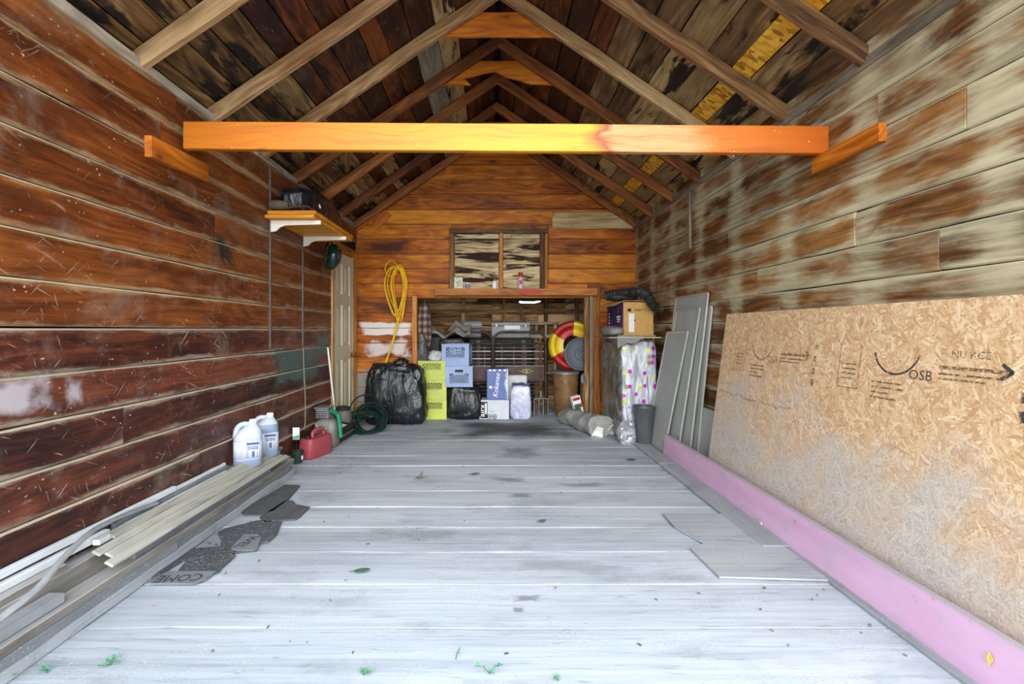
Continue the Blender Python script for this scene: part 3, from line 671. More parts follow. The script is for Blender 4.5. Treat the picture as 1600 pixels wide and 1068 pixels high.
# ------------------------------------------------------------------ polka dot bundle with boards and cartons on top
t = NT('polka_dot_film'); o = t.obj()
wv = t.vm('ADD', o, t.vm('MULTIPLY', t.n('TexNoise', {'Vector': o, 'Scale': 4.0, 'Detail': 2}, out=1), (.05, .05, .05)))
a_, b_, c_ = t.sep(wv); ft = t.comb(a_, c_, 0.0)
v = t.n('TexVoronoi', {'Vector': ft, 'Scale': 13.5, 'Randomness': .8}, voronoi_dimensions='2D'); vc = t.n('TexVoronoi', {'Vector': ft, 'Scale': 13.5, 'Randomness': .8}, out=1, voronoi_dimensions='2D'); r, g, b = t.sep(vc)
dots = t.ramp(r, [(0, c8(170, 30, 150)), (.3, c8(196, 40, 170)), (.45, c8(190, 210, 50)), (.7, c8(150, 130, 60)), (1, c8(120, 170, 60))], 'CONSTANT')
dm = t.math('MULTIPLY', t.step(v, .31, .25), t.math('GREATER_THAN', g, .38))
wr = t.noise(t.n('Mapping', {'Vector': o, 'Rotation': (0, .5, 0), 'Scale': (26, 5, 5)}), 1, 5, .65, .8)
base = t.ramp(wr, [(.35, c8(120, 124, 130)), (.5, c8(176, 180, 186)), (.65, c8(226, 228, 232))])
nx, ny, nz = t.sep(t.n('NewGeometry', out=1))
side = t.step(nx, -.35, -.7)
zz = t.sep(o)[2]
dm = t.math('MULTIPLY', dm, t.step(zz, .30, .36))
colr = t.mix(dm, base, dots)
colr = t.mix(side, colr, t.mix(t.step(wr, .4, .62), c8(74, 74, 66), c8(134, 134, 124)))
m_dots = t.fin(colr, .22, wr, .8, .012, 0, .7)
bx = thing('wrapped_bundle', 'tall bundle in shiny polka dot plastic in the back right corner', 'bundle', (1.425, 5.17, 0))
lump(.37, .84, .985, .22, 90, 60, .030, 4.0, 3, .8).build('wrap', m_dots, bx, smooth=70)
sh = thing('plywood_sheet', 'thin plywood sheet lying on top of the polka dot bundle', 'board', (1.40, 5.15, 1.003), R(-3))
MB().box((0, 0, .012), (.50, .90, .012), None, .002).box((.03, .05, .026), (.42, .7, .012), None, .002).build('sheet', m_grey, sh)
m_cloth = plain('dusty_grey_cloth', c8(134, 132, 126), .9, ns=30)
gc = thing('grey_cloth', 'crumpled grey cloth hanging over the plywood edge beside the carton', 'cloth', (1.20, 4.93, 1.034))
lump(.17, .52, .085, .7, 30, 16, .03, 8, 5, .6).build('cloth', m_cloth, gc, smooth=60)
mb = MB()
def hang(u, v):
    q = (Vector((.018, .45, 0)), Vector((.018, -.205, 0)), Vector((.27, -.215, 0)))
    p = q[0].lerp(q[1], u/.65) if u < .65 else q[1].lerp(q[2], (u-.65)/.35)
    dp = .05+.07*max(0, 1-abs(u-.62)*3.0)+.012*math.sin(u*31)
    return Vector((p.x-.006*math.sin(u*40)*v-.004, p.y-.012*v+.006*math.sin(u*33)*v, .004-dp*v))
mb.grid(hang, 40, 6); mb.build('hanging_edge', m_cloth, gc, smooth=60, mod=solid(.004))
m_card = plain('cardboard', c8(206, 160, 92), .8, 0, .06, 20)
m_purp = NT('purple_print'); t = m_purp; o = t.obj()
t.fin(t.ramp(t.noise(o, 9, 4), [(.35, c8(18, 12, 26)), (.52, c8(52, 34, 84)), (.66, c8(112, 48, 128)), (.8, c8(150, 120, 180))]), .35)
m_white = plain('white_paper', c8(236, 236, 232), .7, var=.03)
m_blk = plain('black_print', c8(20, 20, 22), .6)
RZ = R(10)
bxc = thing('carton', 'open tan carton with a purple printed side on the polka dot bundle', 'box', (1.452, 5.17, 1.036), RZ)
mb = MB(); w_, d_, h_ = .325, .40, .335
mb.box((0, -d_/2, h_/2), (w_, .006, h_)); mb.box((0, d_/2, h_/2), (w_, .006, h_)); mb.box((w_/2, 0, h_/2), (.006, d_, h_)); mb.box((0, 0, .004), (w_, d_, .006)); mb.box((-w_/2+.004, 0, h_/2), (.006, d_, h_))
bxb = mb.build('body', m_card, bxc)
MB().box((-w_/2, 0, h_/2), (.004, d_, h_-.004)).build('printed_side', m_purp.m, bxc)
MB().box((-w_/2-.05, 0, h_-.012), (.12, d_, .004), Matrix.Rotation(R(-24), 3, 'Y')).build('flap', m_card, bxc)
MB().box((0, -d_/2+.05, h_+.008), (w_, .11, .004), Matrix.Rotation(R(-8), 3, 'X')).build('flap', m_card, bxc)
MB().box((-.075, -d_/2-.004, .125), (.06, .002, .19)).build('sticker', m_white, bxb)
MB().box((-.098, -d_/2-.004, .255), (.036, .002, .03)).build('printed_square', m_blk, bxb)
MB().box((-.04, -d_/2-.004, .15), (.014, .002, .014)).build('hand_hole', m_blk, bxc)
text('printed_word', 'PARTY', .034, m_blk, face_front(.02, -d_/2-.004, .255), bxb, sx=1.4)
mb = MB()
for i in range(6): mb.box((-w_/2-.003, -d_/2+d_*.86, .06+i*.033), (.002, .02, .012))
for i in range(3): mb.box((-w_/2-.003, -d_/2+.11, .19-i*.025), (.002, .09-.02*i, .014))
mb.build('printed_marks', m_white, bxb)['kind'] = 'stuff'
m_rub = plain('black_corrugated_plastic', c8(44, 46, 44), .6, 0, .25, 20)
dh = thing('flexible_duct', 'black corrugated duct hose draped over the tan carton', 'hose', (1.42, 5.1, 1.42))
pts = []; rr_ = []
cp = [Vector(p) for p in ((-.20, .10, .03), (-.14, .02, .045), (-.05, -.03, .055), (.05, -.07, .06), (.11, -.14, .05), (.145, -.21, .0), (.17, -.24, -.07), (.215, -.24, -.115))]
def spline(cp, n=8):
    out = []
    for i in range(len(cp)-1):
        p0, p1, p2, p3 = cp[max(i-1, 0)], cp[i], cp[i+1], cp[min(i+2, len(cp)-1)]
        for k in range(n):
            u = k/n; out.append(.5*((2*p1)+(p2-p0)*u+(2*p0-5*p1+4*p2-p3)*u*u+(3*p1-p0-3*p2+p3)*u**3))
    return out+[cp[-1]]
sp = spline(cp, 12)
MB().tube(sp, [.046+.007*math.cos(i*1.9) for i in range(len(sp))], 12).build('hose', m_rub, dh, smooth=50)
lump(.30, .2, .10, .8, 24, 12, .03, 9, 8, .5, base=False).build('coil', m_rub, dh, (-.05, .06, -.035), smooth=60)

# pail and canvas roll in front of it
m_pail = plain('smoky_grey_plastic', c8(84, 86, 88), .35, 0, .15, 6)
pl = thing('pail', 'dark grey translucent pail standing in front of the polka dot bundle', 'pail', (1.44, 4.63, 0))
mb = MB(); mb.lathe([(.0, .0), (.068, .0), (.074, .01), (.098, .35), (.106, .36), (.104, .37), (.094, .36), (.07, .02), (0, .018)], 28); mb.build('body', m_pail, pl)
m_canv = plain('dusty_canvas', c8(150, 150, 146), .9, 0, .14, 12)
cr = thing('canvas_roll', 'rolled dusty grey canvas with white flap ends on the back floor', 'roll', (.985, 5.36, 0), R(-72))
mb = MB(); rings = []
for i in range(26):
    u = i/25; x = -.40+.80*u; ring = []
    for k in range(28):
        a = 2*math.pi*k/28; rr_ = .085+.03*u
        p = Vector((x, math.cos(a)*rr_*1.25, math.sin(a)*rr_)); q = Vector((x*6, p.y*9, p.z*9))
        rr2 = 1+.28*mnoise.noise(q)+.12*mnoise.noise(q*2.7)
        ring.append((x+.02*mnoise.noise(q*1.3), p.y*rr2, max(0.0, p.z*rr2+rr_*.9)))
    rings.append(ring)
mb.loft(rings); mb.build('canvas', m_canv, cr, smooth=70)
for x, y, a in ((.42, -.06, 80), (.36, .12, 110)):
    fb = MB(); fb.grid(lambda u, v: Vector(((u-.5)*.12*(1-.4*v), -.05*v*v+.02*math.sin(u*5), .13*v)), 8, 8)
    fb.build('flap', m_white, cr, (x, y, .0), (R(14), 0, R(a)), 60, solid(.003))
m_silv = plain('crinkled_silver_foil', c8(196, 198, 202), .25, .5, .2, 22)
fo = thing('foil_ball', 'crumpled silver foil wrap on the floor at the foot of the bundle', 'foil', (1.285, 4.66, 0))
lump(.14, .12, .2, .7, 36, 22, .035, 14, 4, .8).build('foil', m_silv, fo, smooth=20)

# ------------------------------------------------------------------ things in and before the alcove
m_bag = NT('black_bin_bag'); t = m_bag; o = t.obj()
wr = t.noise(t.n('Mapping', {'Vector': o, 'Scale': (10, 10, 3.2)}), 1, 4, .55, .9)
t.fin(t.mix(t.step(wr, .3, .7), c8(14, 14, 17), c8(32, 33, 38)), .3, wr, .75, .03, 0, .45)
m_bag = m_bag.m
bg1 = thing('bin_bag', 'big black bin bag slumped against the back wall below the yellow cord', 'bag', (-1.13, 5.71, 0))
lump(.69, .33, .67, .38, 84, 54, .05, 6.0, 1, .8, .86).build('bag', m_bag, bg1, smooth=60)
lump(.20, .14, .14, .8, 28, 18, .04, 11, 21, .8, .8, False).build('knot', m_bag, bg1, (.06, .0, .60), smooth=60)
MB().box((-.17, .02, .64), (.22, .16, .12), None, .02).build('wrapped_corner', m_bag, bg1)
bg2 = thing('bin_bag', 'smaller black bin bag under the blue crates', 'bag', (-.35, 6.06, 0))
lump(.42, .34, .405, .4, 54, 34, .035, 6.0, 7, .75, .9).build('bag', m_bag, bg2, smooth=60)

def crate_mesh(w_, d_, h_, window, handle):
    """milk crate: solid rims and corners, a band of open diamond lattice, a hand hole"""
    body = MB(); lats = []; th = .012; zl, zh = window
    for k in range(4):
        q = Matrix.Rotation(k*math.pi/2, 3, 'Z'); L = w_ if k % 2 == 0 else d_; off = (d_ if k % 2 == 0 else w_)/2-th/2
        def b(x, z, dx, dz, y=0.0, t_=th): body.box(q @ Vector((x, -off-y, z)), (dx, t_, dz), q)
        b(0, zl/2, L, zl); b(0, (zh+h_)/2, L, h_-zh)
        side_ = L*.15
        for s_ in (-1, 1): b(s_*(L/2-side_/2), h_/2, side_, h_-.002, .0012, th+.001)
        b(0, h_-.006, L+.01, .012, .004); b(0, .006, L, .012, .003)
        for s_ in (-1, 1): b(s_*L*.36, h_/2, .008, h_, .005, .006)
        b(0, zl*.55, L*.7, .006, .004, .006)
        wl_ = L-2*side_; n = 7; lat = MB(); lats.append(lat)
        for s_ in (-1, 1):
            for i in range(-2, n+1):
                x = -wl_/2+wl_*(i+.5)/n; hh = zh-zl; dxx = hh*.9
                p0, p1 = x, x+dxx
                a0 = max(0, (-wl_/2-p0)/dxx); a1 = min(1, (wl_/2-p0)/dxx)
                if a1-a0 < .08: continue
                cx = p0+dxx*(a0+a1)/2; cz = zl+hh*(a0+a1)/2; ln = math.hypot(dxx, hh)*(a1-a0)
                lat.box(q @ Vector((s_*cx, -off, cz)), (ln, .007, .0085), q @ Matrix.Rotation(-s_*math.atan2(hh, dxx), 3, 'Y'))
        if handle and k % 2 == 0:
            for s_ in (-1, 1): b(s_*.055, zh+.012, .02, .05, .002)
            b(0, zh-.012, .10, .012, .002)
    body.box((0, 0, .008), (w_-.01, d_-.01, .01))
    for i in range(5): body.box((0, -d_/2+d_*(i+1)/6, .02), (w_-.02, .006, .014))
    return body, lat, lats
m_lime = plain('lime_plastic', c8(184, 196, 84), .4, 0, .07, 6, dirt=(c8(160, 160, 84), .64))
m_blue = plain('blue_grey_plastic', c8(138, 160, 198), .4, 0, .06, 6)
body, lat, lats = crate_mesh(.33, .33, .236, (.125, .205), False)
c0 = thing('milk_crate', 'lime green milk crate at the bottom of its stack of three', 'crate', (-.73, 6.09, 0), 0, 'lime milk crates')
bo = body.build('body', m_lime, c0); [l_.build('lattice', m_lime, bo) for l_ in lats]
MB().box((0, 0, .11), (.28, .28, .19), None, .03).build('shade_block', m_blk, c0)  # black block standing in for the unlit inside of the crate
dup(c0, (-.735, 6.09, .238), R(1), 'lime green milk crate in the middle of its stack of three')
dup(c0, (-.74, 6.09, .476), R(-2), 'lime green milk crate on top of its stack of three')
body, lat, lats = crate_mesh(.33, .33, .255, (.045, .165), True)
c1 = thing('milk_crate', 'lower blue milk crate with an oval hand hole on the small bin bag', 'crate', (-.42, 6.08, .395), R(3), 'blue milk crates')
bo = body.build('body', m_blue, c1); [l_.build('lattice', m_blue, bo) for l_ in lats]
MB().box((0, 0, .11), (.28, .28, .19), None, .03).build('shade_block', m_blk, c1)  # the same black filler as shade inside this crate
MB().box((0, -.166, .195), (.10, .004, .03), None, .0).build('hand_hole', m_blk, c1)
body, lat, lats = crate_mesh(.33, .33, .265, (.10, .225), False)
c2 = thing('milk_crate', 'upper blue milk crate with a square dark lattice on the blue stack', 'crate', (-.445, 6.08, .652), R(-4), 'blue milk crates')
bo = body.build('body', m_blue, c2); [l_.build('lattice', m_blue, bo) for l_ in lats]
MB().box((0, 0, .12), (.28, .28, .21), None, .03).build('shade_block', m_blk, c2)  # black box makes the hollow behind the lattice look dark
mb = MB()
for x in (-.05, -.02, 0.0, .03, .06): mb.box((x, -.162, .175), (.012, .006, .07))
mb.box((-.035, -.162, .145), (.04, .006, .012)); mb.box((.045, -.162, .2), (.03, .006, .012)); mb.build('cut_out_bars', m_blue, c2)['kind'] = 'stuff'
lp = thing('paper_heap', 'pale crumpled paper heap lying in the top lime crate', 'paper', (-.70, 6.09, .70))
lump(.18, .16, .10, .8, 30, 16, .06, 16, 13, .8).build('paper', plain('crumpled_grey_paper', c8(196, 196, 196), .8), lp, smooth=15)

# white carton, blue drinks carton, wrapped packet, white panel
m_wbox = plain('white_carton', c8(196, 202, 208), .6, 0, .03)
wb = thing('carton', 'white carton with a dark lettered stripe on the alcove floor edge', 'box', (.02, 6.05, 0), R(-1))
MB().box((0, 0, .117), (.36, .24, .235), None, .004).build('body', m_wbox, wb)
MB().box((-.126, -.121, .112), (.088, .002, .20)).build('stripe', m_blk, wb)
m_whp = plain('white_print', c8(240, 242, 244), .6, var=.02)
text('brand_word', 'airx', .088, m_whp, face_front(-.146, -.1225, .105, R(90)), wb, sx=1.12)
mb = MB(); mb.box((-.102, -.1225, .13), (.020, .001, .13)); mb.build('printed_bar', m_whp, wb)
for x, r_ in ((-.095, .016), (-.055, .024), (.002, .026)):
    rb = MB(); rb.tube([(x+r_*math.cos(a*math.pi/8), -.122, .034+r_*math.sin(a*math.pi/8)) for a in range(16)], .004, 5, True); rb.box((x, -.122, .034), (r_*.7, .001, r_*.8)); rb.build('ring_mark', m_blk, wb)
mb = MB()
for z, w_ in ((.10, .07), (.083, .05)): mb.box((-.03, -.1215, z), (w_, .001, .006))
mb.build('printed_lines', plain('grey_print', c8(168, 172, 180), .7), wb)['kind'] = 'stuff'
t = NT('blue_drinks_carton_print'); o = t.obj(); x_, y_, z_ = t.sep(o)
mk = t.math('ADD', t.math('ADD', t.math('MULTIPLY', x_, 6.0), t.math('MULTIPLY', t.math('ABSOLUTE', t.math('SUBTRACT', z_, .20)), -1.2)), t.math('MULTIPLY', t.noise(o, 22, 5, .7), .7))
m_kok = t.fin(t.mix(t.step(mk, .78, .98), t.mix(t.noise(o, 6), c8(72, 92, 150), c8(92, 112, 168)), t.mix(t.noise(o, 40, 3), c8(150, 170, 196), c8(234, 238, 242))), .4)
kb = thing('drinks_carton', 'blue drinks carton with white script standing on the white carton', 'box', (.055, 6.06, .2365), R(2))
MB().box((0, 0, .187), (.262, .19, .375), None, .004).build('body', m_kok, kb)
text('brand_word', 'Kokanee', .086, m_whp, face_front(-.012, -.0965, .172, R(84)), kb, sx=.98, shear=.3)
mb = MB(); mb.box((-.085, -.096, .15), (.035, .001, .03))
for x in (-.09, -.04, .03, .09): mb.box((x, -.096, .358), (.03, .001, .02))
mb.build('printed_marks', m_whp, kb)['kind'] = 'stuff'
t = NT('bluish_plastic_wrap'); o = t.obj()
wr = t.noise(o, 9, 5, .65, 1.0)
m_pack = t.fin(t.ramp(wr, [(.3, c8(128, 138, 184)), (.5, c8(182, 188, 208)), (.68, c8(212, 214, 224))]), .28, wr, .4, .012, 0, .6)
pk2 = thing('wrapped_packet', 'white packet in bluish plastic wrap right of the white carton', 'packet', (.345, 5.99, 0), R(-6), rot=None)
lump(.25, .13, .40, .32, 40, 28, .02, 8, 31, .7, .92).build('packet', m_pack, pk2, smooth=60)
fb = MB(); fb.grid(lambda u, v: Vector(((u-.5)*.22, .01*math.sin(u*9)-.03*v, .06*v+.006*math.sin(u*14))), 12, 6)
fb.build('folded_top', plain('navy_plastic', c8(70, 84, 120), .3, 0, .4, 18), pk2, (0, -.02, .375), (R(-20), 0, 0), 60, solid(.003))
wp = thing('white_panel', 'pale grey white panel standing behind the wrapped packet', 'panel', (.30, 6.165, 0), rot=(R(-2), 0, 0))
MB().box((0, 0, .258), (.27, .05, .516), None, .015).build('panel', plain('off_white_plastic', c8(206, 208, 208), .6, 0, .08, 9), wp)
# garden fork head standing on its tines
m_iron = plain('worn_steel', c8(150, 148, 142), .45, .5, .15)
gf = thing('garden_fork', 'steel garden fork standing on four tines beside the wrapped packet', 'fork', (.59, 5.93, 0), rot=(R(-4), 0, 0))
for i in range(4):
    x = -.083+.0553*i
    MB().tube([(x, 0, .002), (x, 0, .1), (x, .005, .245)], [.003, .0055, .006], 6).build('tine', m_iron, gf)
MB().tube([(-.085, .005, .245), (-.03, .005, .252), (.03, .005, .252), (.085, .005, .245)], .007, 6).tube([(.0, .005, .25), (.0, .01, .36)], .009, 8).build('crossbar', m_iron, gf)
MB().tube([(0, .01, .34), (0, .02, .98)], .014, 10).build('handle', m_alc, gf)
# bed ends
m_tube = plain('brown_enamelled_tube', c8(74, 62, 54), .5, .3, .25, 12)
m_bpan = plain('brown_enamelled_panel', c8(70, 52, 48), .5, .2, .15, 9)
def bed_end(label, X, Y, w_, decal=True, rz=0):
    r = thing('bed_end', label, 'bed frame', (X, Y, 0), rz, 'metal bed ends in the alcove'); h_ = 1.06; rad = .13
    arc_ = [(-w_/2, 0, 0), (-w_/2, 0, h_-rad)]+[(-w_/2+rad-rad*math.cos(a), 0, h_-rad+rad*math.sin(a)) for a in [math.pi/2*i/6 for i in range(1, 7)]]
    arc_ += [(w_/2-rad+rad*math.sin(a), 0, h_-rad+rad*math.cos(a)) for a in [math.pi/2*i/6 for i in range(0, 7)]]+[(w_/2, 0, 0)]
    MB().tube(arc_, .017, 10).build('frame', m_tube, r)
    for z in (h_-.15, .44, .16): MB().tube([(-w_/2, 0, z), (w_/2, 0, z)], .012, 8).build('crossbar', m_tube, r)
    for i in range(6):
        MB().box((0, 0, .86-.048*i), (w_-.05, .012, .016), None, .003).build('slat', m_iron if i % 2 else m_tube, r)
    for i in range(5):
        MB().box((0, 0, .40-.046*i), (w_-.05, .012, .014), None, .003).build('slat', m_tube, r)
    for x in (-.22, -.07, .08, .23): MB().box((x*w_/.66, .006, .74), (.012, .008, .28)).build('upright', m_tube, r)
    MB().box((0, -.004, .52), (w_-.04, .01, .20), None, .003).build('panel', m_bpan, r)
    if decal:
        fl_ = MB()
        for i in range(8): fl_.lathe([(0, 0), (.014, 0), (.014, .001), (0, .001)], 8, (.09+.03*math.cos(i*.8)*(1+.3*(i % 2))*1.3, -.0105, .556+.018*math.sin(i*.8)), axes((1, 0, 0), (0, 0, 1), (0, -1, 0)))
        fl_.box((.09, -.0105, .556), (.19, .001, .006)); fl_.build('floral_decal', plain('yellow_decal', c8(190, 180, 96), .6, 0, .3, 60), r)
    return r
bed_end('right brown metal bed end with a floral decal on its panel', .345, 6.30, .68)
bed_end('left brown metal bed end half hidden behind the blue crates', -.35, 6.30, .70, False)
# dustbin with lid, rim toy
m_drum = plain('rusty_brown_drum', c8(132, 98, 60), .6, .2, .2, 7, dirt=(c8(176, 156, 126), .58))
bn = thing('drum_bin', 'brown rust stained drum with a grey rim at right of the alcove', 'bin', (.925, 6.2, 0))
MB().lathe([(.125, 0), (.13, .01), (.15, .2), (.152, .28), (.165, .52), (.165, .545)], 32).build('body', m_drum, bn)
mb = MB(); mb.lathe([(.165, .53), (.182, .535), (.184, .56), (.168, .572), (.15, .57), (.0, .565)], 32); mb.build('rim', plain('grey_metal_rim', c8(160, 160, 156), .4, .6), bn)
m_red = plain('red_plastic', c8(186, 34, 34), .35, 0, .1, 5); m_yel = plain('yellow_plastic', c8(236, 200, 30), .35, 0, .07, 5)
ty = thing('segmented_ring', 'large red and yellow segmented plastic ring behind the grey lid', 'ring', (1.03, 6.26, .885), rot=(R(-6), 0, 0))
N_ = 6
for i in range(N_):
    mb = MB(); rings = []
    for j in range(15):
        a = 2*math.pi*(i+j/14*.98)/N_+R(30); rings.append([])
        for (r_, y) in ((.315, .0), (.315, -.06), (.29, -.095), (.25, -.09), (.225, -.045), (.20, -.03), (.13, -.05), (.12, .0)):
            rings[-1].append((r_*math.cos(a), y, r_*math.sin(a)))
    mb.loft(rings); mb.build('segment', m_red if i % 2 else m_yel, ty, smooth=50)
m_lid = plain('slate_grey_plastic', c8(84, 94, 104), .5, 0, .08, 6)
ld = thing('round_cover', 'round slate grey bin lid leaning before the red and yellow ring', 'lid', (1.10, 6.07, .578), rot=(R(-8), 0, 0))
mb = MB(); ML = axes((1, 0, 0), (0, 0, 1), (0, -1, 0))
mb.lathe([(.0, .0), (.20, .0), (.208, .01), (.208, .035), (.19, .04), (.17, .03), (.08, .038), (.075, .05), (.045, .052), (.04, .04), (0, .04)], 40, (0, 0, .208), ML)
for i in range(8):
    a = i*math.pi/4+.2; mb.box((.122*math.cos(a), -.036, .208+.122*math.sin(a)), (.08, .010, .010), Matrix.Rotation(-a, 3, 'Y'))
mb.build('lid', m_lid, ld)
bj = thing('glass_jar', 'small pale blue jar below the grey lid beside the drum', 'jar', (1.16, 6.12, .42))
MB().lathe([(0, 0), (.05, 0), (.055, .01), (.055, .09), (.035, .105), (.035, .12), (0, .12)], 20).build('jar', plain('pale_blue_glaze', c8(150, 176, 210), .3, 0, .2, 20), bj)
sp_ = thing('wooden_box', 'rough wooden box holding up the pale blue jar', 'box', (1.185, 6.14, 0))
MB().box((0, 0, .21), (.13, .2, .418), None, .004).build('box', m_alc, sp_)
rb = thing('carton', 'red green and white printed carton tilted beside the drum', 'box', (1.07, 5.97, 0), rot=(0, R(-14), R(8)))
MB().box((0, 0, .15), (.11, .10, .28), None, .003).build('body', m_whp, rb)
MB().box((0, -.051, .258), (.09, .002, .035)).build('red_band', m_red, rb)
MB().box((-.01, -.051, .13), (.07, .002, .13)).build('green_field', plain('green_print', c8(30, 110, 84), .5), rb)
MB().prism([(.0, .15), (.05, .21), (.05, .15)], -.053, -.050, lambda p: Vector((p.x, p.z, p.y))).build('red_corner', m_red, rb)
# high stuff in the alcove
rk = thing('wooden_rack', 'bare wooden rack of posts against the alcove back wall', 'rack', (.66, 6.72, 0))
for x in (-.17, -.06, .07, .20): plank('post', 1.18, .032, .03, (x, 0, .59), VZ, m_grey, rk, ch=.003, n=3)
for z in (.5, 1.0, 1.18): plank('rail', .46, .04, .02, (.02, -.026, z), XX, m_grey, rk, ch=.003, n=3)
m_gm = plain('grey_metal_paint', c8(138, 144, 142), .55, .1, .08, 8)
sf = thing('storage_trunk', 'long dark trunk at the back carrying the grey toolbox', 'trunk', (.11, 6.68, 0))
MB().box((0, 0, .49), (.86, .36, .98), None, .02).build('trunk', plain('dark_trunk', c8(36, 32, 30), .7), sf)
for x in (-.3, .3): MB().box((x, -.183, .5), (.05, .006, .9)).build('strap', m_tube, sf)
tbx = thing('toolbox', 'grey metal toolbox with a pale label above the right bed end', 'toolbox', (.24, 6.62, .982))
MB().box((0, 0, .08), (.52, .22, .16), None, .012).build('body', m_gm, tbx)
MB().box((0, 0, .185), (.53, .23, .05), None, .012).build('lid', m_gm, tbx)
MB().box((.02, -.118, .14), (.21, .004, .05)).build('label', m_white, tbx)
for x in (-.19, .2): MB().box((x, -.12, .165), (.03, .012, .05), None, .003).build('latch', m_iron, tbx)
for i, (x, z, y) in enumerate(((-.29, 1.04, 6.56), (-.28, 1.155, 6.60))):
    q = thing('grey_pipe', ('upper' if i else 'lower')+' short grey pipe lying left of the grey toolbox', 'pipe', (x, y, z))
    MB().lathe([(.048, -.13), (.056, -.13), (.056, .13), (.048, .13)], 20, (0, 0, 0), axes((0, 1, 0), (0, 0, 1), (1, 0, 0))).build('pipe', m_gm, q)
tp = thing('folded_tarp', 'grey tarp heaped over the top of the left bed end', 'tarp', (-.60, 6.42, .06))
mb = MB(); mb.grid(lambda u, v: Vector(((u-.5)*.62, (v-.5)*.40, 1.04+.05*math.sin(u*7+v*3)+.05*mnoise.noise(Vector((u*6, v*5, 2)))+.12*max(0, 1-abs(u-.68)*5)-.10*abs(v-.5)*2)), 34, 18)
mb.build('tarp', plain('grey_tarp', c8(140, 136, 126), .75, 0, .15, 9), tp, smooth=60, mod=solid(.006))
db = thing('bin_bag', 'black plastic sheet slumped behind the left bed end', 'bag', (-.60, 6.74, 0))
lump(.54, .26, 1.0, .35, 50, 36, .05, 5, 17, .7, .95).build('bag', m_bag, db, smooth=60)
spk = thing('loudspeaker', 'tall narrow black loudspeaker behind the lime crates', 'speaker', (-.755, 6.36, 0))
MB().box((0, 0, .50), (.13, .16, 1.0), None, .006).build('cabinet', m_blk, spk)
mb = MB()
for i in range(5): mb.box((-.045+.0225*i, -.082, .85), (.010, .006, .26))
mb.build('grille', m_rub, spk)
t = NT('plaid_cloth'); o = t.obj(); x_, y_, z_ = t.sep(o)
sx_ = t.math('GREATER_THAN', t.math('FRACT', t.math('MULTIPLY', x_, 14.0)), .5); sz_ = t.math('GREATER_THAN', t.math('FRACT', t.math('MULTIPLY', z_, 11.0)), .5)
m_plaid = t.fin(t.ramp(t.math('ADD', t.math('MULTIPLY', sx_, .45), t.math('MULTIPLY', sz_, .45)), [(0, c8(150, 134, 122)), (.45, c8(104, 84, 78)), (.9, c8(58, 46, 46))]), .9, t.noise(o, 60, 3), .4, .003)
pj = thing('plaid_jacket', 'plaid cloth hanging inside the left post of the alcove', 'cloth', (-.86, 6.10, .70))
lump(.15, .10, .70, .7, 30, 30, .05, 6, 41, .6, 1.0, False).build('cloth', m_plaid, pj, smooth=60)
MB().tube([(0, 0, .66), (0, .02, .78), (-.03, .03, .80)], .004, 6).build('hook', m_iron, pj)
gb = thing('plastic_sack', 'crumpled dark grey sack hanging below the plaid cloth', 'sack', (-.875, 6.0, .62))
lump(.12, .09, .40, .7, 30, 26, .05, 9, 43, .8, .8, False).build('sack', plain('dark_grey_film', c8(84, 84, 84), .4, 0, .3, 18), gb, smooth=50)
MB().tube([(0, .01, .38), (0, .03, .50), (-.02, .05, .52)], .003, 6).build('cord', m_rub, gb)
hd = thing('dry_bundle', 'brown dry stalk bundle hanging in front of the alcove wall', 'bundle', (.42, 6.55, 1.16))
mb = MB()
for i in range(26):
    a = random.uniform(0, 6.28); r_ = random.uniform(.01, .05)
    mb.tube([(r_*math.cos(a), r_*math.sin(a)*.5, random.uniform(-.02, .04)), (r_*.6*math.cos(a)-.03, r_*.5*math.sin(a), .16), (-.07+random.uniform(-.02, .02), 0, .34)], [.003, .006, .004], 5)
mb.build('stalks', plain('dry_brown_stalk', c8(112, 82, 52), .9, 0, .3, 30), hd)
ln = thing('strip_lamp', 'small glowing pale strip lamp under the alcove lintel', 'lamp', (.49, 6.42, 1.452), R(4))
t = NT('lit_strip'); t.fin(c8(230, 255, 240), .4, **{'Emission Color': (.8, 1, .9, 1), 'Emission Strength': 1.1})
mb = MB(); mb.tube([(-.14, 0, .012), (-.12, 0, 0), (.06, 0, -.002), (.14, 0, .02)], .014, 10); mb.build('tube', t.m, ln)
MB().box((0, .01, .045), (.34, .07, .05), None, .006).build('housing', m_blk, ln)
MB().tube([(-.12, .01, .06), (-.12, .01, .41)], .005, 6).tube([(.12, .01, .06), (.12, .01, .41)], .005, 6).build('hanger', m_iron, ln)

# ------------------------------------------------------------------ on the sill of the boarded window, cord coil
ZS = 1.5865
sc = thing('seed_card', 'small pale printed card at the left end of the sill', 'card', (-.416, 5.872, ZS), rot=(R(-8), 0, R(3)))
MB().box((0, 0, .07), (.105, .02, .14), None, .004).build('card', plain('pale_printed_card', c8(216, 220, 196), .6, 0, .12, 40), sc)
MB().box((0, -.011, .08), (.06, .002, .008), Matrix.Rotation(R(-40), 3, 'Y')).box((.01, -.011, .05), (.06, .002, .006), Matrix.Rotation(R(-40), 3, 'Y')).build('printed_marks', m_rub, sc)['kind'] = 'stuff'
j2 = thing('small_jar', 'small blue jar on the sill beside the pale card', 'jar', (-.302, 5.875, ZS))
MB().lathe([(0, 0), (.024, 0), (.026, .006), (.026, .045), (.016, .056), (0, .056)], 18).build('jar', plain('lilac_glass', c8(130, 138, 190), .25), j2)
MB().lathe([(.015, .056), (.015, .07), (0, .072)], 14).build('cap', m_whp, j2)
pb = thing('pump_bottle', 'white bottle with a brown pump top on the window sill', 'bottle', (.02, 5.875, ZS))
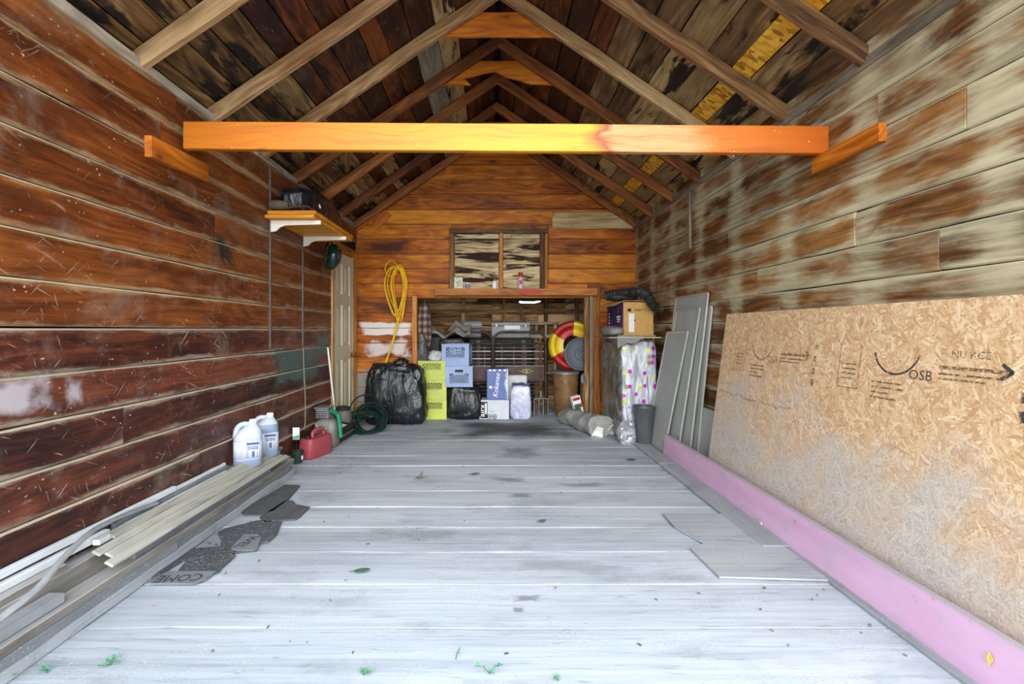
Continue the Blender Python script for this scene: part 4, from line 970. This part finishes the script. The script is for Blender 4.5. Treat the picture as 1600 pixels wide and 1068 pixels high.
MB().lathe([(0, 0), (.025, 0), (.027, .006), (.027, .075), (.018, .09), (.012, .094)], 20).build('body', m_whp, pb)
MB().lathe([(.013, .09), (.013, .115), (.006, .118), (.006, .15), (.011, .152), (.011, .165), (0, .168)], 14).box((.014, 0, .16), (.03, .010, .010)).build('pump', plain('brown_plastic', c8(156, 110, 70), .4), pb)
sc2 = thing('spray_can', 'pink spray can with a red cap on the window sill', 'can', (.335, 5.875, ZS))
MB().lathe([(0, 0), (.031, 0), (.032, .004), (.032, .13), (.024, .145)], 24).build('can', plain('pink_can', c8(226, 190, 196), .35, 0, .15, 40), sc2)
MB().lathe([(.027, .135), (.027, .185), (.022, .195), (0, .197)], 24).build('cap', m_red, sc2)
MB().box((0, -.0325, .075), (.03, .002, .05)).build('label', plain('dark_pink_print', c8(150, 70, 100), .5), sc2)
vn = thing('dried_vine', 'dry grey vine tangled over the window top', 'vine', (.26, 5.862, 2.26))
mb = MB()
for i in range(14):
    x = random.uniform(-.16, .18)
    mb.tube([(x, 0, .055), (x+random.uniform(-.05, .05), -.01, .0), (x+random.uniform(-.08, .04), -.008, -random.uniform(.01, .16) if x < -.05 else -random.uniform(.0, .05))], .0025, 5)
for i in range(6): mb.tube([(-.17, -.01, .05+.004*i), (0, -.015, .065-.006*i), (.2, -.008, .045+.003*i)], .0025, 5)
mb.build('stems', plain('dry_grey_vine', c8(130, 112, 78), .9), vn)
m_ycord = plain('yellow_cord', c8(238, 186, 20), .5, 0, .06)
yc_ = thing('extension_cord', 'coiled yellow extension cord hanging on the back wall', 'cord', (-1.155, 5.885, 1.66))
mb = MB()
for i in range(9):
    w_ = random.uniform(.045, .125); hb = random.uniform(.42, .60); cx = random.uniform(-.03, .05); ht = random.uniform(.24, .29)
    pts = []
    for k in range(28):
        a = 2*math.pi*k/28; z = math.sin(a); x = math.cos(a)*w_*(1-.45*max(0, -z)); zz = z*(ht if z > 0 else hb*.8)
        pts.append((cx+x-.02*zz, -.012-.006*i*.6+.006*math.sin(3*a+i), zz*.9-.05))
    mb.tube(pts, .0062, 6, True)
mb.tube([(-.06+.075*math.cos(a/12*6.28), -.06, .16+.095*math.sin(a/12*6.28)) for a in range(12)], .0062, 6, True)
mb.build('coil', m_ycord, yc_)
MB().tube(spline([Vector(p) for p in ((.02, -.03, -.40), (-.01, -.035, -.55), (-.06, -.04, -.75), (-.13, -.04, -.97), (-.17, -.05, -1.02))], 6), .010, 6).tube([(.035, -.03, -.42), (-.05, -.04, -.75), (-.16, -.05, -1.01)], .006, 6).build('tail', m_ycord, yc_)
MB().tube([(.01, .05, .20), (.01, -.06, .215)], .004, 6).build('nail', m_iron, yc_)

# ------------------------------------------------------------------ left wall: shelf, rails, helmet
m_shelf = wood('shelf_board_wood', c8(168, 96, 14), c8(216, 138, 30), c8(236, 168, 56), .3, None, None, .05, .5, vary=.1)
sf = thing('wall_shelf', 'double thick wooden shelf on white brackets high on the left wall', 'shelf', (XL+.004, 4.0, 0))
MB().box((.178, 0, 1.913), (.356, .96, .026), None, .003).build('board', m_shelf, sf)
MB().box((.186, .015, 1.944), (.352, .95, .030), None, .003).build('board', m_shelf, sf)
m_brk = plain('white_enamel', c8(240, 236, 222), .35, 0, .03)
for y, zt_ in ((-.40, 2.28), (.22, 1.90)):
    mb = MB()
    mb.prism([(.012, 0), (.38, 0), (.38, -.028), (.115, -.036), (.08, -.05), (.05, -.078), (.012, -.085)], -.006, .006, lambda p: Vector((p.x, p.z, p.y)))
    mb.build('bracket', m_brk, sf, (0, y, 1.898))
    mb = MB(); mb.box((.006, y, (zt_+.95)/2), (.012, .016, zt_-.95)); 
    for i in range(int((zt_-.95)/.05)): mb.box((.0125, y, .98+.05*i), (.002, .006, .016))
    mb.build('rail', plain('grey_rail', c8(112, 104, 92), .45, .6), sf)
rh = thing('hose_roll', 'dull grey rolled hose on the near end of the shelf', 'hose', (-1.62, 3.56, 1.961), R(8))
MB().lathe([(.0, -.02), (.03, -.02), (.05, -.005), (.055, .10), (.04, .2), (.0, .205)], 18, (0, -.02, .04), axes((0, 1, 0), (0, 0, 1), (1, 0, 0))*.62).build('roll', plain('dull_grey_rubber', c8(96, 86, 70), .8), rh, smooth=60)
sb = thing('bin_bag', 'long black plastic bag lying on the shelf under the rafters', 'bag', (-1.52, 4.13, 1.961))
lump(.25, .86, .23, .5, 54, 30, .05, 7, 23, .8).build('bag', m_bag, sb, smooth=60)
hk = MB(); hk.tube([(.09+.05*math.cos(a), -.24+.0*a, .10+.05*math.sin(a)) for a in [i*.35 for i in range(11)]], .006, 6); hk.build('handle', m_brk, sb)
st = thing('trim_strip', 'thin curled brown strip lying along the shelf edge', 'strip', (-1.33, 3.95, 1.963))
MB().tube(spline([Vector(p) for p in ((-.22, -.38, .008), (-.05, -.40, .03), (0, -.33, .014), (.012, .0, .010), (.005, .2, .02), (-.03, .36, .008))], 8), .012, 6, flat=.35).build('strip', plain('brown_strip', c8(140, 92, 70), .5), st)
m_helm = plain('dark_green_gloss', c8(22, 70, 60), .12, 0, .35, 5, spec=.7)
hm = thing('helmet', 'dark green glossy helmet hanging on the left wall beside the door', 'helmet', (-1.55, 4.72, 1.815), rot=(0, R(8), R(-6)))
mb = MB(); rings = []
for j in range(15):
    ph = math.pi*j/14; rings.append([])
    for k in range(24):
        a = 2*math.pi*k/24; r_ = math.sin(ph)**.85
        rings[-1].append((math.cos(ph)*-.06+.01+.012*math.cos(2*a)*r_, .085*r_*math.cos(a), .128*r_*math.sin(a)*(1-.15*math.sin(a))))
mb.loft(rings, False); mb.build('shell', m_helm, hm, smooth=70)
MB().tube([(-.045+.0*a, .088*math.cos(a*.2618), .13*math.sin(a*.2618)) for a in range(24)], .008, 6, True).build('rim', m_blk, hm)
for z in (-.05, .0, .05): MB().box((.062, .01, z), (.016, .018, .035), None, .004).build('vent', m_blk, hm)
MB().tube([(-.06, -.03, -.09), (-.06, -.05, -.26), (-.06, -.055, -.42)], .005, 6).build('strap', m_rub, hm)
MB().box((-.058, -.055, -.45), (.008, .018, .10), None, .002).build('strap_end', m_whp, hm)
cd = thing('thin_cord', 'thin pale cord hanging down the left wall below the rail', 'cord', (XL+.012, 4.2, 0))
MB().tube(spline([Vector(p) for p in ((0, .02, .94), (.004, .03, .7), (.002, .06, .5), (.006, .05, .30), (.004, .03, .22))], 5), .004, 6).build('cord', plain('pale_cord', c8(150, 138, 116), .8), cd)
po = thing('pole', 'thin grey metal pole leaning against the door jamb', 'pole', (-1.55, 4.86, 0), rot=(R(2), R(-5.5), 0))
MB().tube([(0, 0, .25), (0, 0, .92)], .012, 10).build('shaft', m_alu, po); MB().tube([(0, 0, 0), (0, 0, .27)], .015, 10).build('grip', m_rub, po)

# ------------------------------------------------------------------ floor along the left wall
m_can = plain('faded_red_plastic', c8(160, 70, 78), .5, 0, .1, 6, dirt=(c8(150, 84, 86), .6))
rc = thing('fuel_can', 'faded red plastic fuel can on the floor by the left wall', 'can', (-1.535, 4.22, 0), R(72))
mb = MB(); rings = []
for z, s_ in ((0, .9), (.012, 1), (.13, 1), (.155, .97), (.17, .9)):
    rings.append([])
    for k in range(32):
        a = 2*math.pi*k/32; c_, s2 = math.cos(a), math.sin(a)
        rings[-1].append((math.copysign(abs(c_)**.35, c_)*.155*s_, math.copysign(abs(s2)**.45, s2)*.075*s_, z))
mb.loft(rings); mb.build('body', m_can, rc, smooth=50)
MB().tube(spline([Vector(p) for p in ((-.05, 0, .165), (-.04, 0, .205), (.0, 0, .222), (.07, 0, .222), (.10, 0, .205), (.105, 0, .165))], 5), .016, 10).build('handle', m_can, rc)
MB().lathe([(.026, .165), (.026, .195), (.02, .2), (0, .2)], 18, (-.105, 0, 0)).build('cap', m_blk, rc)
fp = thing('plant_pot', 'small dark green plant pot with a tag before the red can', 'pot', (-1.60, 3.98, 0))
m_gpot = plain('dark_green_plastic', c8(30, 60, 50), .5)
MB().lathe([(0, 0), (.036, 0), (.037, .004), (.047, .085), (.052, .086), (.052, .10), (.046, .10), (.043, .08), (0, .078)], 24).build('pot', m_gpot, fp)
MB().tube([(-.005, 0, .07), (-.008, 0, .20)], .003, 6).build('stake', m_blk, fp)
MB().box((-.008, -.004, .243), (.055, .003, .098), None, .0).build('tag', m_whp, fp)
MB().prism([(-.035, .197), (.018, .197), (.018, .235), (-.035, .215)], -.0068, -.0058, lambda p: Vector((p.x, p.z, p.y))).build('tag_print', plain('pale_green_print', c8(110, 180, 140), .6), fp)
MB().box((.046, -.012, .05), (.006, .02, .03)).build('pot_label', m_whp, fp)
m_mach = plain('dusty_machine_grey', c8(124, 122, 116), .6, .1, .16, 9)
gm = thing('garden_machine', 'dusty grey machine with a bent green tube handle behind the red can', 'machine', (-1.545, 4.55, 0))
lump(.20, .22, .26, .5, 32, 22, .02, 8, 51, .4).build('housing', m_mach, gm, smooth=60)
MB().box((-.03, .0, .315), (.12, .16, .10), None, .01).box((-.03, -.0, .37), (.135, .18, .014), None, .003).build('engine_box', plain('silver_metal', c8(170, 172, 172), .35, .6, .2), gm)
for i in range(4): MB().box((-.03, -.084, .28+.02*i), (.11, .008, .006)).build('fin', m_blk, gm)
MB().tube(spline([Vector(p) for p in ((.02, -.02, .33), (.06, -.04, .335), (.115, -.06, .30), (.13, -.06, .22), (.145, -.07, .10))], 6), .019, 12).build('handle', plain('green_plastic', c8(20, 124, 84), .35), gm)
MB().tube([(-.05, -.165, .24), (-.02, -.19, .21), (.05, -.18, .20)], .012, 8).build('lever', m_alu, gm)
tc = thing('tool_case', 'long black case with a white sticker lying behind the red can', 'case', (-1.51, 4.85, 0), R(-4))
mb = MB(); mb.box((0, 0, .075), (.14, .32, .13), Matrix.Rotation(R(10), 3, 'Y'), .012); mb.build('case', plain('black_case_plastic', c8(40, 40, 38), .5, 0, .2, 8), tc)
MB().box((.02, -.02, .142), (.05, .11, .003), Matrix.Rotation(R(10), 3, 'Y')).build('sticker', m_whp, tc)
MB().box((.074, 0, .07), (.012, .28, .010)).build('seam', m_iron, tc)
vh = thing('vacuum_head', 'dusty grey rounded vacuum body between machine and green hose', 'vacuum', (-1.575, 5.13, 0))
lump(.15, .22, .28, .7, 28, 20, .01, 6, 61, .3).build('body', m_mach, vh, smooth=60)
MB().lathe([(.07, 0), (.075, .01), (.075, .03), (.05, .04), (0, .04)], 20, (.0, -.03, .25)).build('cover', m_rub, vh)
m_hose = plain('dark_green_hose', c8(18, 48, 40), .35, 0, .25, 10)
gh = thing('garden_hose', 'coiled dark green garden hose leaning before the door', 'hose', (-1.37, 5.24, 0), rot=(0, 0, R(12)))
mb = MB(); random.seed(5)
for i in range(13):
    ra = random.uniform(.135, .19); rb_ = random.uniform(.15, .20); tl = R(random.uniform(8, 62)) if i < 8 else R(random.uniform(50, 82)); cx = random.uniform(-.05, .07); cy = -.03*i/3
    pts = []
    for k in range(36):
        a = 2*math.pi*k/36; p = Vector((ra*math.cos(a), 0, rb_*(math.sin(a)+1)))
        p = Matrix.Rotation(tl, 3, 'X') @ p; p = Vector((p.x+cx+.10*(p.z < .12)*.0, -abs(p.y)*.9+.05 if False else p.y+.0, p.z))
        pts.append((p.x, -p.y*.8+cy-.08, p.z+.009))
    mb.tube(pts, .0085, 6, True)
mb.build('coil', m_hose, gh)
random.seed(12)
# jugs
t = NT('translucent_jug_plastic'); o = t.obj(); z_ = t.sep(o)[2]
m_jug1 = t.fin(t.mix(t.step(z_, .045, .05), c8(120, 134, 158), c8(176, 184, 196)), .35, None, spec=.5, **{'Subsurface Weight': .15, 'Subsurface Radius': (.02, .02, .02)})
t = NT('blue_filled_jug_plastic'); o = t.obj(); z_ = t.sep(o)[2]
m_jug2 = t.fin(t.mix(t.step(z_, .215, .222), c8(116, 134, 156), c8(172, 180, 192)), .35, None, spec=.5)
m_lbl = plain('jug_label_paper', c8(196, 202, 216), .5, 0, .03); m_lblb = plain('label_blue_print', c8(70, 80, 140), .5)
def jug(label, x, y, z, rz, mat):
    r = thing('plastic_jug', label, 'jug', (x, y, z), rz, 'white jugs on the trim pile')
    mb = MB(); rings = []
    prof = [(0, .92), (.008, 1), (.045, 1), (.05, .985), (.165, .985), (.17, 1), (.195, .97), (.225, .80), (.25, .50), (.262, .34), (.272, .30)]
    for z_, s_ in prof:
        rings.append([]); cx = .028*max(0, (z_-.19)/.08)
        for k in range(32):
            a = 2*math.pi*k/32; c_, s2 = math.cos(a), math.sin(a)
            rings[-1].append((math.copysign(abs(c_)**.55, c_)*.083*s_+cx, math.copysign(abs(s2)**.6, s2)*.058*(s_ if s_ > .5 else s_*1.3), z_))
    mb.loft(rings); mb.build('body', mat, r, smooth=50)
    MB().tube(spline([Vector(p) for p in ((-.070, 0, .185), (-.062, 0, .235), (-.035, 0, .262), (.005, 0, .262), (.022, 0, .25))], 5), .017, 10).build('handle', mat, r)
    MB().lathe([(.022, .268), (.022, .288), (.019, .292), (0, .292)], 18, (.03, 0, 0)).build('cap', m_whp, r)
    mb = MB(); pr = []
    for k in range(13):
        a = -math.pi*(.02+.96*k/12); c_, s2 = math.cos(a), math.sin(a); pr.append((math.copysign(abs(c_)**.55, c_)*.0835, math.copysign(abs(s2)**.6, s2)*.0585))
    for (p, q) in zip(pr, pr[1:]): mb.add([(*p, .052), (*q, .052), (*q, .163), (*p, .163)], [(0, 1, 2, 3)])
    mb.build('label', m_lbl, r, mod=solid(.001))
    MB().box((.028, -.0588, .146), (.07, .002, .014)).box((.028, -.0588, .126), (.06, .002, .005)).box((.028, -.0588, .115), (.06, .002, .005)).box((.03, -.0588, .08), (.014, .002, .034)).build('label_print', m_lblb, r)['kind'] = 'stuff'
    return r
jug('clear white plastic jug nearer the camera, on the trim pile', -1.572, 3.12, .2232, R(28), m_jug1)
jug('bluish filled plastic jug behind the clear one, on the trim pile', -1.572, 3.36, .2232, R(28), m_jug2)

# ------------------------------------------------------------------ pile of boards and trims along the left wall
m_wh = plain('chalky_white_trim', c8(206, 210, 212), .6, 0, .06, 9, dirt=(c8(150, 150, 148), .6))
m_bge = wood('beige_siding_trim', c8(128, 126, 114), c8(158, 156, 144), c8(180, 178, 168), .2, None, None, .15, .6, vary=.08)
m_brn = wood('brown_grey_board_wood', c8(86, 80, 74), c8(124, 118, 111), c8(156, 151, 144), .4, None, (c8(186, 186, 186), .5), .3, .8, vary=.1)
m_sill = floor_mat('dusty_sill_wood', c8(110, 112, 114), c8(150, 153, 156), c8(182, 185, 188), ())
m_drk = floor_mat('grey_beam_wood', c8(88, 90, 92), c8(118, 121, 124), c8(146, 149, 152), ())
def strip(name, label, xa, xb, za, zb, ya, yb, mat, cat='board', group=None, tilt=0.0, yaw=0.0, n=8, jit=.002):
    o = plank(name, yb-ya, xb-xa, zb-za, ((xa+xb)/2, (ya+yb)/2, (za+zb)/2), FY @ Euler((R(tilt), R(yaw), 0)).to_matrix(), mat, None, ch=.0025, n=n, jit=jit)
    return tag(o, label, cat, group)
tr4 = struct('trim_4')
plank('sill', 3.4-1.35, .165, .05, (-1.5725, 2.375, .025), FY, m_sill, tr4, ch=.006, n=10, jit=.004)
plank('sill', 3.68-3.405, .165, .045, (-1.5725, 3.545, .0225), FY, m_sill, tr4, ch=.006, n=4, jit=.004)
G = 'boards and trims piled along the left wall'
strip('timber', 'dark square timber at the wall, underneath the whole trim pile', -1.653, -1.578, .05, .198, 1.4, 3.6, m_brn, group=G)
strip('timber', 'smooth grey beam along the floor edge, front left corner', -1.575, -1.492, .05, .088, 1.35, 2.3, m_drk, group=G)
strip('weathered_board', 'grey weathered board ending beside the plant pot', -1.575, -1.492, .089, .124, 1.45, 3.66, m_brn, group=G)
strip('weathered_board', 'lower thin grey board under the weathered one, far end', -1.575, -1.50, .05, .087, 2.32, 3.58, m_drk, group=G)
strip('weathered_board', 'dark filler board hidden beneath the beige sidings', -1.57, -1.505, .125, .188, 2.05, 3.3, m_drk, group=G)
for i, (ya, yb) in enumerate(((1.86, 3.46), (1.90, 3.43), (1.88, 3.47), (2.0, 3.41))):
    strip('siding_strip', ['beige siding strip, outermost and lowest of the four side by side', 'beige siding strip, second from the floor side of four', 'beige siding strip, third from the floor side of four', 'beige siding strip, innermost and highest of the four'][i],
          -1.485-.033*i, -1.449-.033*i, .188+.0163*i, .199+.0163*i, ya, yb, m_bge, 'strip', G, tilt=26)
strip('brown_board', 'brown grey board under the two jugs', -1.651, -1.562, .199, .2215, 2.45, 3.62, m_brn, group=G)
strip('trim_strip', 'short white strip with a square cut end on the pile', -1.604, -1.574, .226, .248, 1.95, 2.66, m_wh, 'strip', G)
strip('trim_strip', 'long white channel trim against the wall, front left', -1.651, -1.628, .262, .288, 1.32, 2.5, m_wh, 'strip', G)
strip('trim_strip', 'white trim just below the wall channel, front left', -1.644, -1.612, .226, .252, 1.30, 2.05, m_wh, 'strip', G)
strip('trim_strip', 'grey thin trim lying along the wall, middle of the pile', -1.650, -1.632, .224, .256, 2.1, 3.0, m_drk, 'strip', G)
strip('trim_strip', 'upper white sliver along the wall, far end of the trims', -1.651, -1.636, .258, .276, 2.52, 2.98, m_wh, 'strip', G)
strip('trim_strip', 'white sliver beside the brown board, mid pile', -1.628, -1.606, .224, .238, 2.15, 2.95, m_wh, 'strip', G)
strip('trim_strip', 'thin grey lath between white sliver and short strip', -1.602, -1.572, .223, .234, 2.68, 3.02, m_drk, 'strip', G)
strip('weathered_board', 'pale grey board end, front left under the bent conduit', -1.575, -1.515, .126, .16, 1.30, 1.72, m_sill, group=G)
strip('weathered_board', 'grey rough board behind the conduit end, front left', -1.640, -1.58, .199, .225, 1.30, 1.80, m_brn, group=G)
cq = thing('bent_conduit', 'bent grey metal conduit curving over the trim pile', 'conduit', (-1.5, 1.9, 0))
pp = spline([Vector(p) for p in ((.0, -.62, .185), (.0, -.46, .205), (.0, -.30, .238), (-.035, -.16, .275), (-.075, .02, .30), (-.10, .22, .285), (-.105, .42, .264))], 8)
MB().tube(pp, .013, 8, flat=.7).build('conduit', plain('grey_conduit', c8(160, 164, 166), .45, .3), cq)
tw = thing('wooden_stick', 'thin grey wooden slat leaning on the left wall behind the jugs', 'slat', (XL+.02, 3.12, .222), rot=(R(-24), 0, 0))
MB().box((.004, .08, .16), (.012, .03, .32), None, .003).build('slat', m_grey, tw)

# ------------------------------------------------------------------ torn rubber mat
t = NT('dark_rubber_mat'); p_ = t.pos()
m_mat = t.fin(t.mix(t.noise(p_, 14, 5), c8(58, 60, 62), c8(98, 101, 104)), .85, t.vor(p_, 95.0), .9, .006)
m_plate = plain('grey_rubber_plate', c8(118, 122, 126), .75, 0, .06, 12)
m_let = plain('dark_letter', c8(58, 60, 63), .85)
mt = thing('door_mat', 'torn dark rubber welcome mat lying by the left floor edge', 'mat', F(330, 850, 0))
mo = Vector(mt.location)
def flat(name, pts, z0, z1, mat):
    pol = [((F(x, y)-mo).x, (F(x, y)-mo).y) for x, y in pts]
    return MB().prism(pol[::-1], z0, z1).build(name, mat, mt, smooth=0)
ZF = .004
flat('torn_piece', [(445, 759), (469, 760), (450, 783), (427, 800), (410, 806), (380, 806), (376, 800)], ZF, ZF+.007, m_mat)
flat('torn_piece', [(446, 784), (458, 784), (462, 790), (484, 794), (470, 808), (463, 813), (440, 815), (412, 818), (406, 810)], ZF, ZF+.007, m_mat)
flat('torn_piece', [(404, 815), (440, 817), (433, 835), (428, 841), (420, 848), (405, 850), (398, 862), (360, 866), (368, 870), (348, 888), (340, 897), (300, 897), (277, 896), (290, 880), (318, 873), (316, 869), (285, 878), (250, 900), (215, 912), (262, 878), (300, 860), (344, 856), (346, 846), (340, 834), (352, 828), (376, 822)], ZF, ZF+.007, m_mat)
flat('letter_plate', [(262, 897), (337, 897), (322, 909), (302, 917), (233, 916), (236, 911)], ZF+.008, ZF+.012, m_plate)
flat('letter_plate', [(381, 839), (402, 838), (408, 843), (402, 861), (396, 864), (360, 863), (368, 852)], ZF+.008, ZF+.012, m_plate)
nd = MB()                                       # raised nubs of the mat
for _ in range(260):
    x, y = random.uniform(290, 430), random.uniform(815, 893)
    if abs((x-290)/140-(1-(y-815)/78)) > .26: continue
    p = F(x, y, 0)-mo; nd.box((p.x, p.y, ZF+.009), (.014, .008, .005), Matrix.Rotation(random.uniform(0, 3), 3, 'Z'))
nd.build('nubs', m_mat, mt)['kind'] = 'stuff'
p1, p2 = F(247, 908)-mo, F(315, 908)-mo
text('raised_word', 'COME', .085, m_let, Matrix.Translation(((p1+p2)/2).to_tuple()[:2]+(ZF+.0128,)) @ Matrix.Rotation(math.pi+.10, 4, 'Z') @ Matrix.Scale(.8, 4, (1, 0, 0)), mt)
p1 = F(385, 851)-mo
text('raised_word', 'WEL', .068, m_let, Matrix.Translation((p1.x, p1.y, ZF+.0128)) @ Matrix.Rotation(R(-100), 4, 'Z'), mt)

# ------------------------------------------------------------------ patch on the floor, leaves, weeds
hb = thing('hardboard_patch', 'thin grey hardboard patch lying over the floor planks at right', 'board', F(1180, 860, 0))
ho = Vector(hb.location)
pol = [((F(x, y)-ho).x, (F(x, y)-ho).y) for x, y in ((1036, 805), (1054, 826), (1100, 852), (1080, 861), (1124, 905), (1327, 911), (1178, 806))]
MB().prism(pol, .006, .014).build('sheet', floor_mat('grey_hardboard', c8(124, 127, 131), c8(152, 156, 160), c8(178, 182, 186), ()), hb, smooth=0)
def leaf(label, x, y, L, wd_, rz, mat, z=.006, curl=.02, name='leaf'):
    r = thing(name, label, 'leaf', F(x, y, z), rz)
    mb = MB(); mb.grid(lambda u, v: Vector(((u-.5)*L, (v-.5)*wd_*math.sin(math.pi*min(.97, max(.03, u)))**.8, .004+curl*(u-.4)**2+.25*wd_*abs(v-.5)*(math.sin(math.pi*u)))), 12, 6)
    mb.build('blade', mat, r, smooth=60, mod=solid(.0012))
    MB().tube([(-L*.48, 0, .006), (-L*.75, L*.06, .004)], .0015, 5).tube([(-L*.48, 0, .006), (L*.45, 0, .007)], .0011, 4).build('stalk', mat, r)
    return r
m_lf = plain('green_leaf', c8(44, 108, 66), .5, 0, .15, 20); m_lf2 = plain('dull_green_leaf', c8(62, 98, 76), .6, 0, .15, 20)
leaf('largest green leaf lying on the floor near the middle', 565, 893, .075, .034, R(8), m_lf2)
leaf('bright green leaf lying on the floor farther back', 742, 741, .075, .034, R(15), m_lf)
leaf('green leaf on the floor near the pink board end', 986, 719, .075, .045, R(-20), m_lf2)
leaf('small dull green leaf on the floor at centre right', 847, 815, .045, .03, R(10), m_lf2)
leaf('brown curled dry leaf on the floor left of centre', 655, 747, .06, .04, R(40), plain('dry_leaf', c8(110, 104, 92), .8), curl=.12)
yl = leaf('small yellow leaf stuck on the pink board', 1552, 1012, .035, .02, R(60), plain('yellow_leaf', c8(226, 204, 96), .6))
yl.location = (1.481, 1.445, .115); yl.rotation_euler = (0, R(-86), R(0))
pbk = thing('pebble', 'pale pebble on the floor in front of the pink board', 'stone', F(1193, 823, .004))
lump(.03, .026, .032, .8, 16, 10, .006, 30, 3, .3).build('pebble', plain('pale_stone', c8(206, 204, 190), .8), pbk)
def weed(label, x, y, n, hgt, seed):
    rs = random.Random(seed); r = thing('weed', label, 'weed', F(x, y, .0), rs.uniform(0, 3), 'weeds at the front of the floor')
    for i in range(n):
        a = rs.uniform(0, 6.28); l = hgt*.75*rs.uniform(.6, 1.3)
        tip = Vector((math.cos(a)*l*.8, math.sin(a)*l*.8, l*.5)); mid = Vector((tip.x*.5, tip.y*.5, tip.z*.9))
        MB().tube([(0, 0, 0), mid, tip], .0012, 5).build('stem', m_lf2, r)
        mb = MB()
        for k in range(6):
            q = mid.lerp(tip, k/5) if k > 1 else mid*.8; b_ = rs.uniform(0, 6.28); s_ = rs.uniform(.004, .008)
            d1 = Vector((math.cos(b_), math.sin(b_), .3))*s_; d2 = Vector((-math.sin(b_), math.cos(b_), .1))*s_*.6
            mb.add([q, q+d1+d2, q+d1*2, q+d1-d2], [(0, 1, 2, 3)])
        mb.build('leaves', m_wd, r, smooth=0, mod=solid(.0006))
    return r
m_wd = plain('weed_leaf_green', c8(96, 160, 126), .6, 0, .15, 30)
WS = .7
weed('tiny weed with a few leaves at front left corner', 18, 1058, 4, .05, 1)
weed('small weed sprig at front left, second from corner', 75, 1052, 3, .04, 2)
weed('little weed rising beside the front plank, left', 172, 1040, 4, .045, 3)
weed('tiny weed sprout at front centre left', 567, 1056, 3, .03, 4)
weed('thin weed stem with leaves at front centre', 765, 1052, 3, .055, 5)
weed('single tiny weed stalk at front centre, leaning left', 712, 1030, 1, .05, 6)
weed('lowest weed speck right of front centre', 873, 1064, 2, .02, 7)
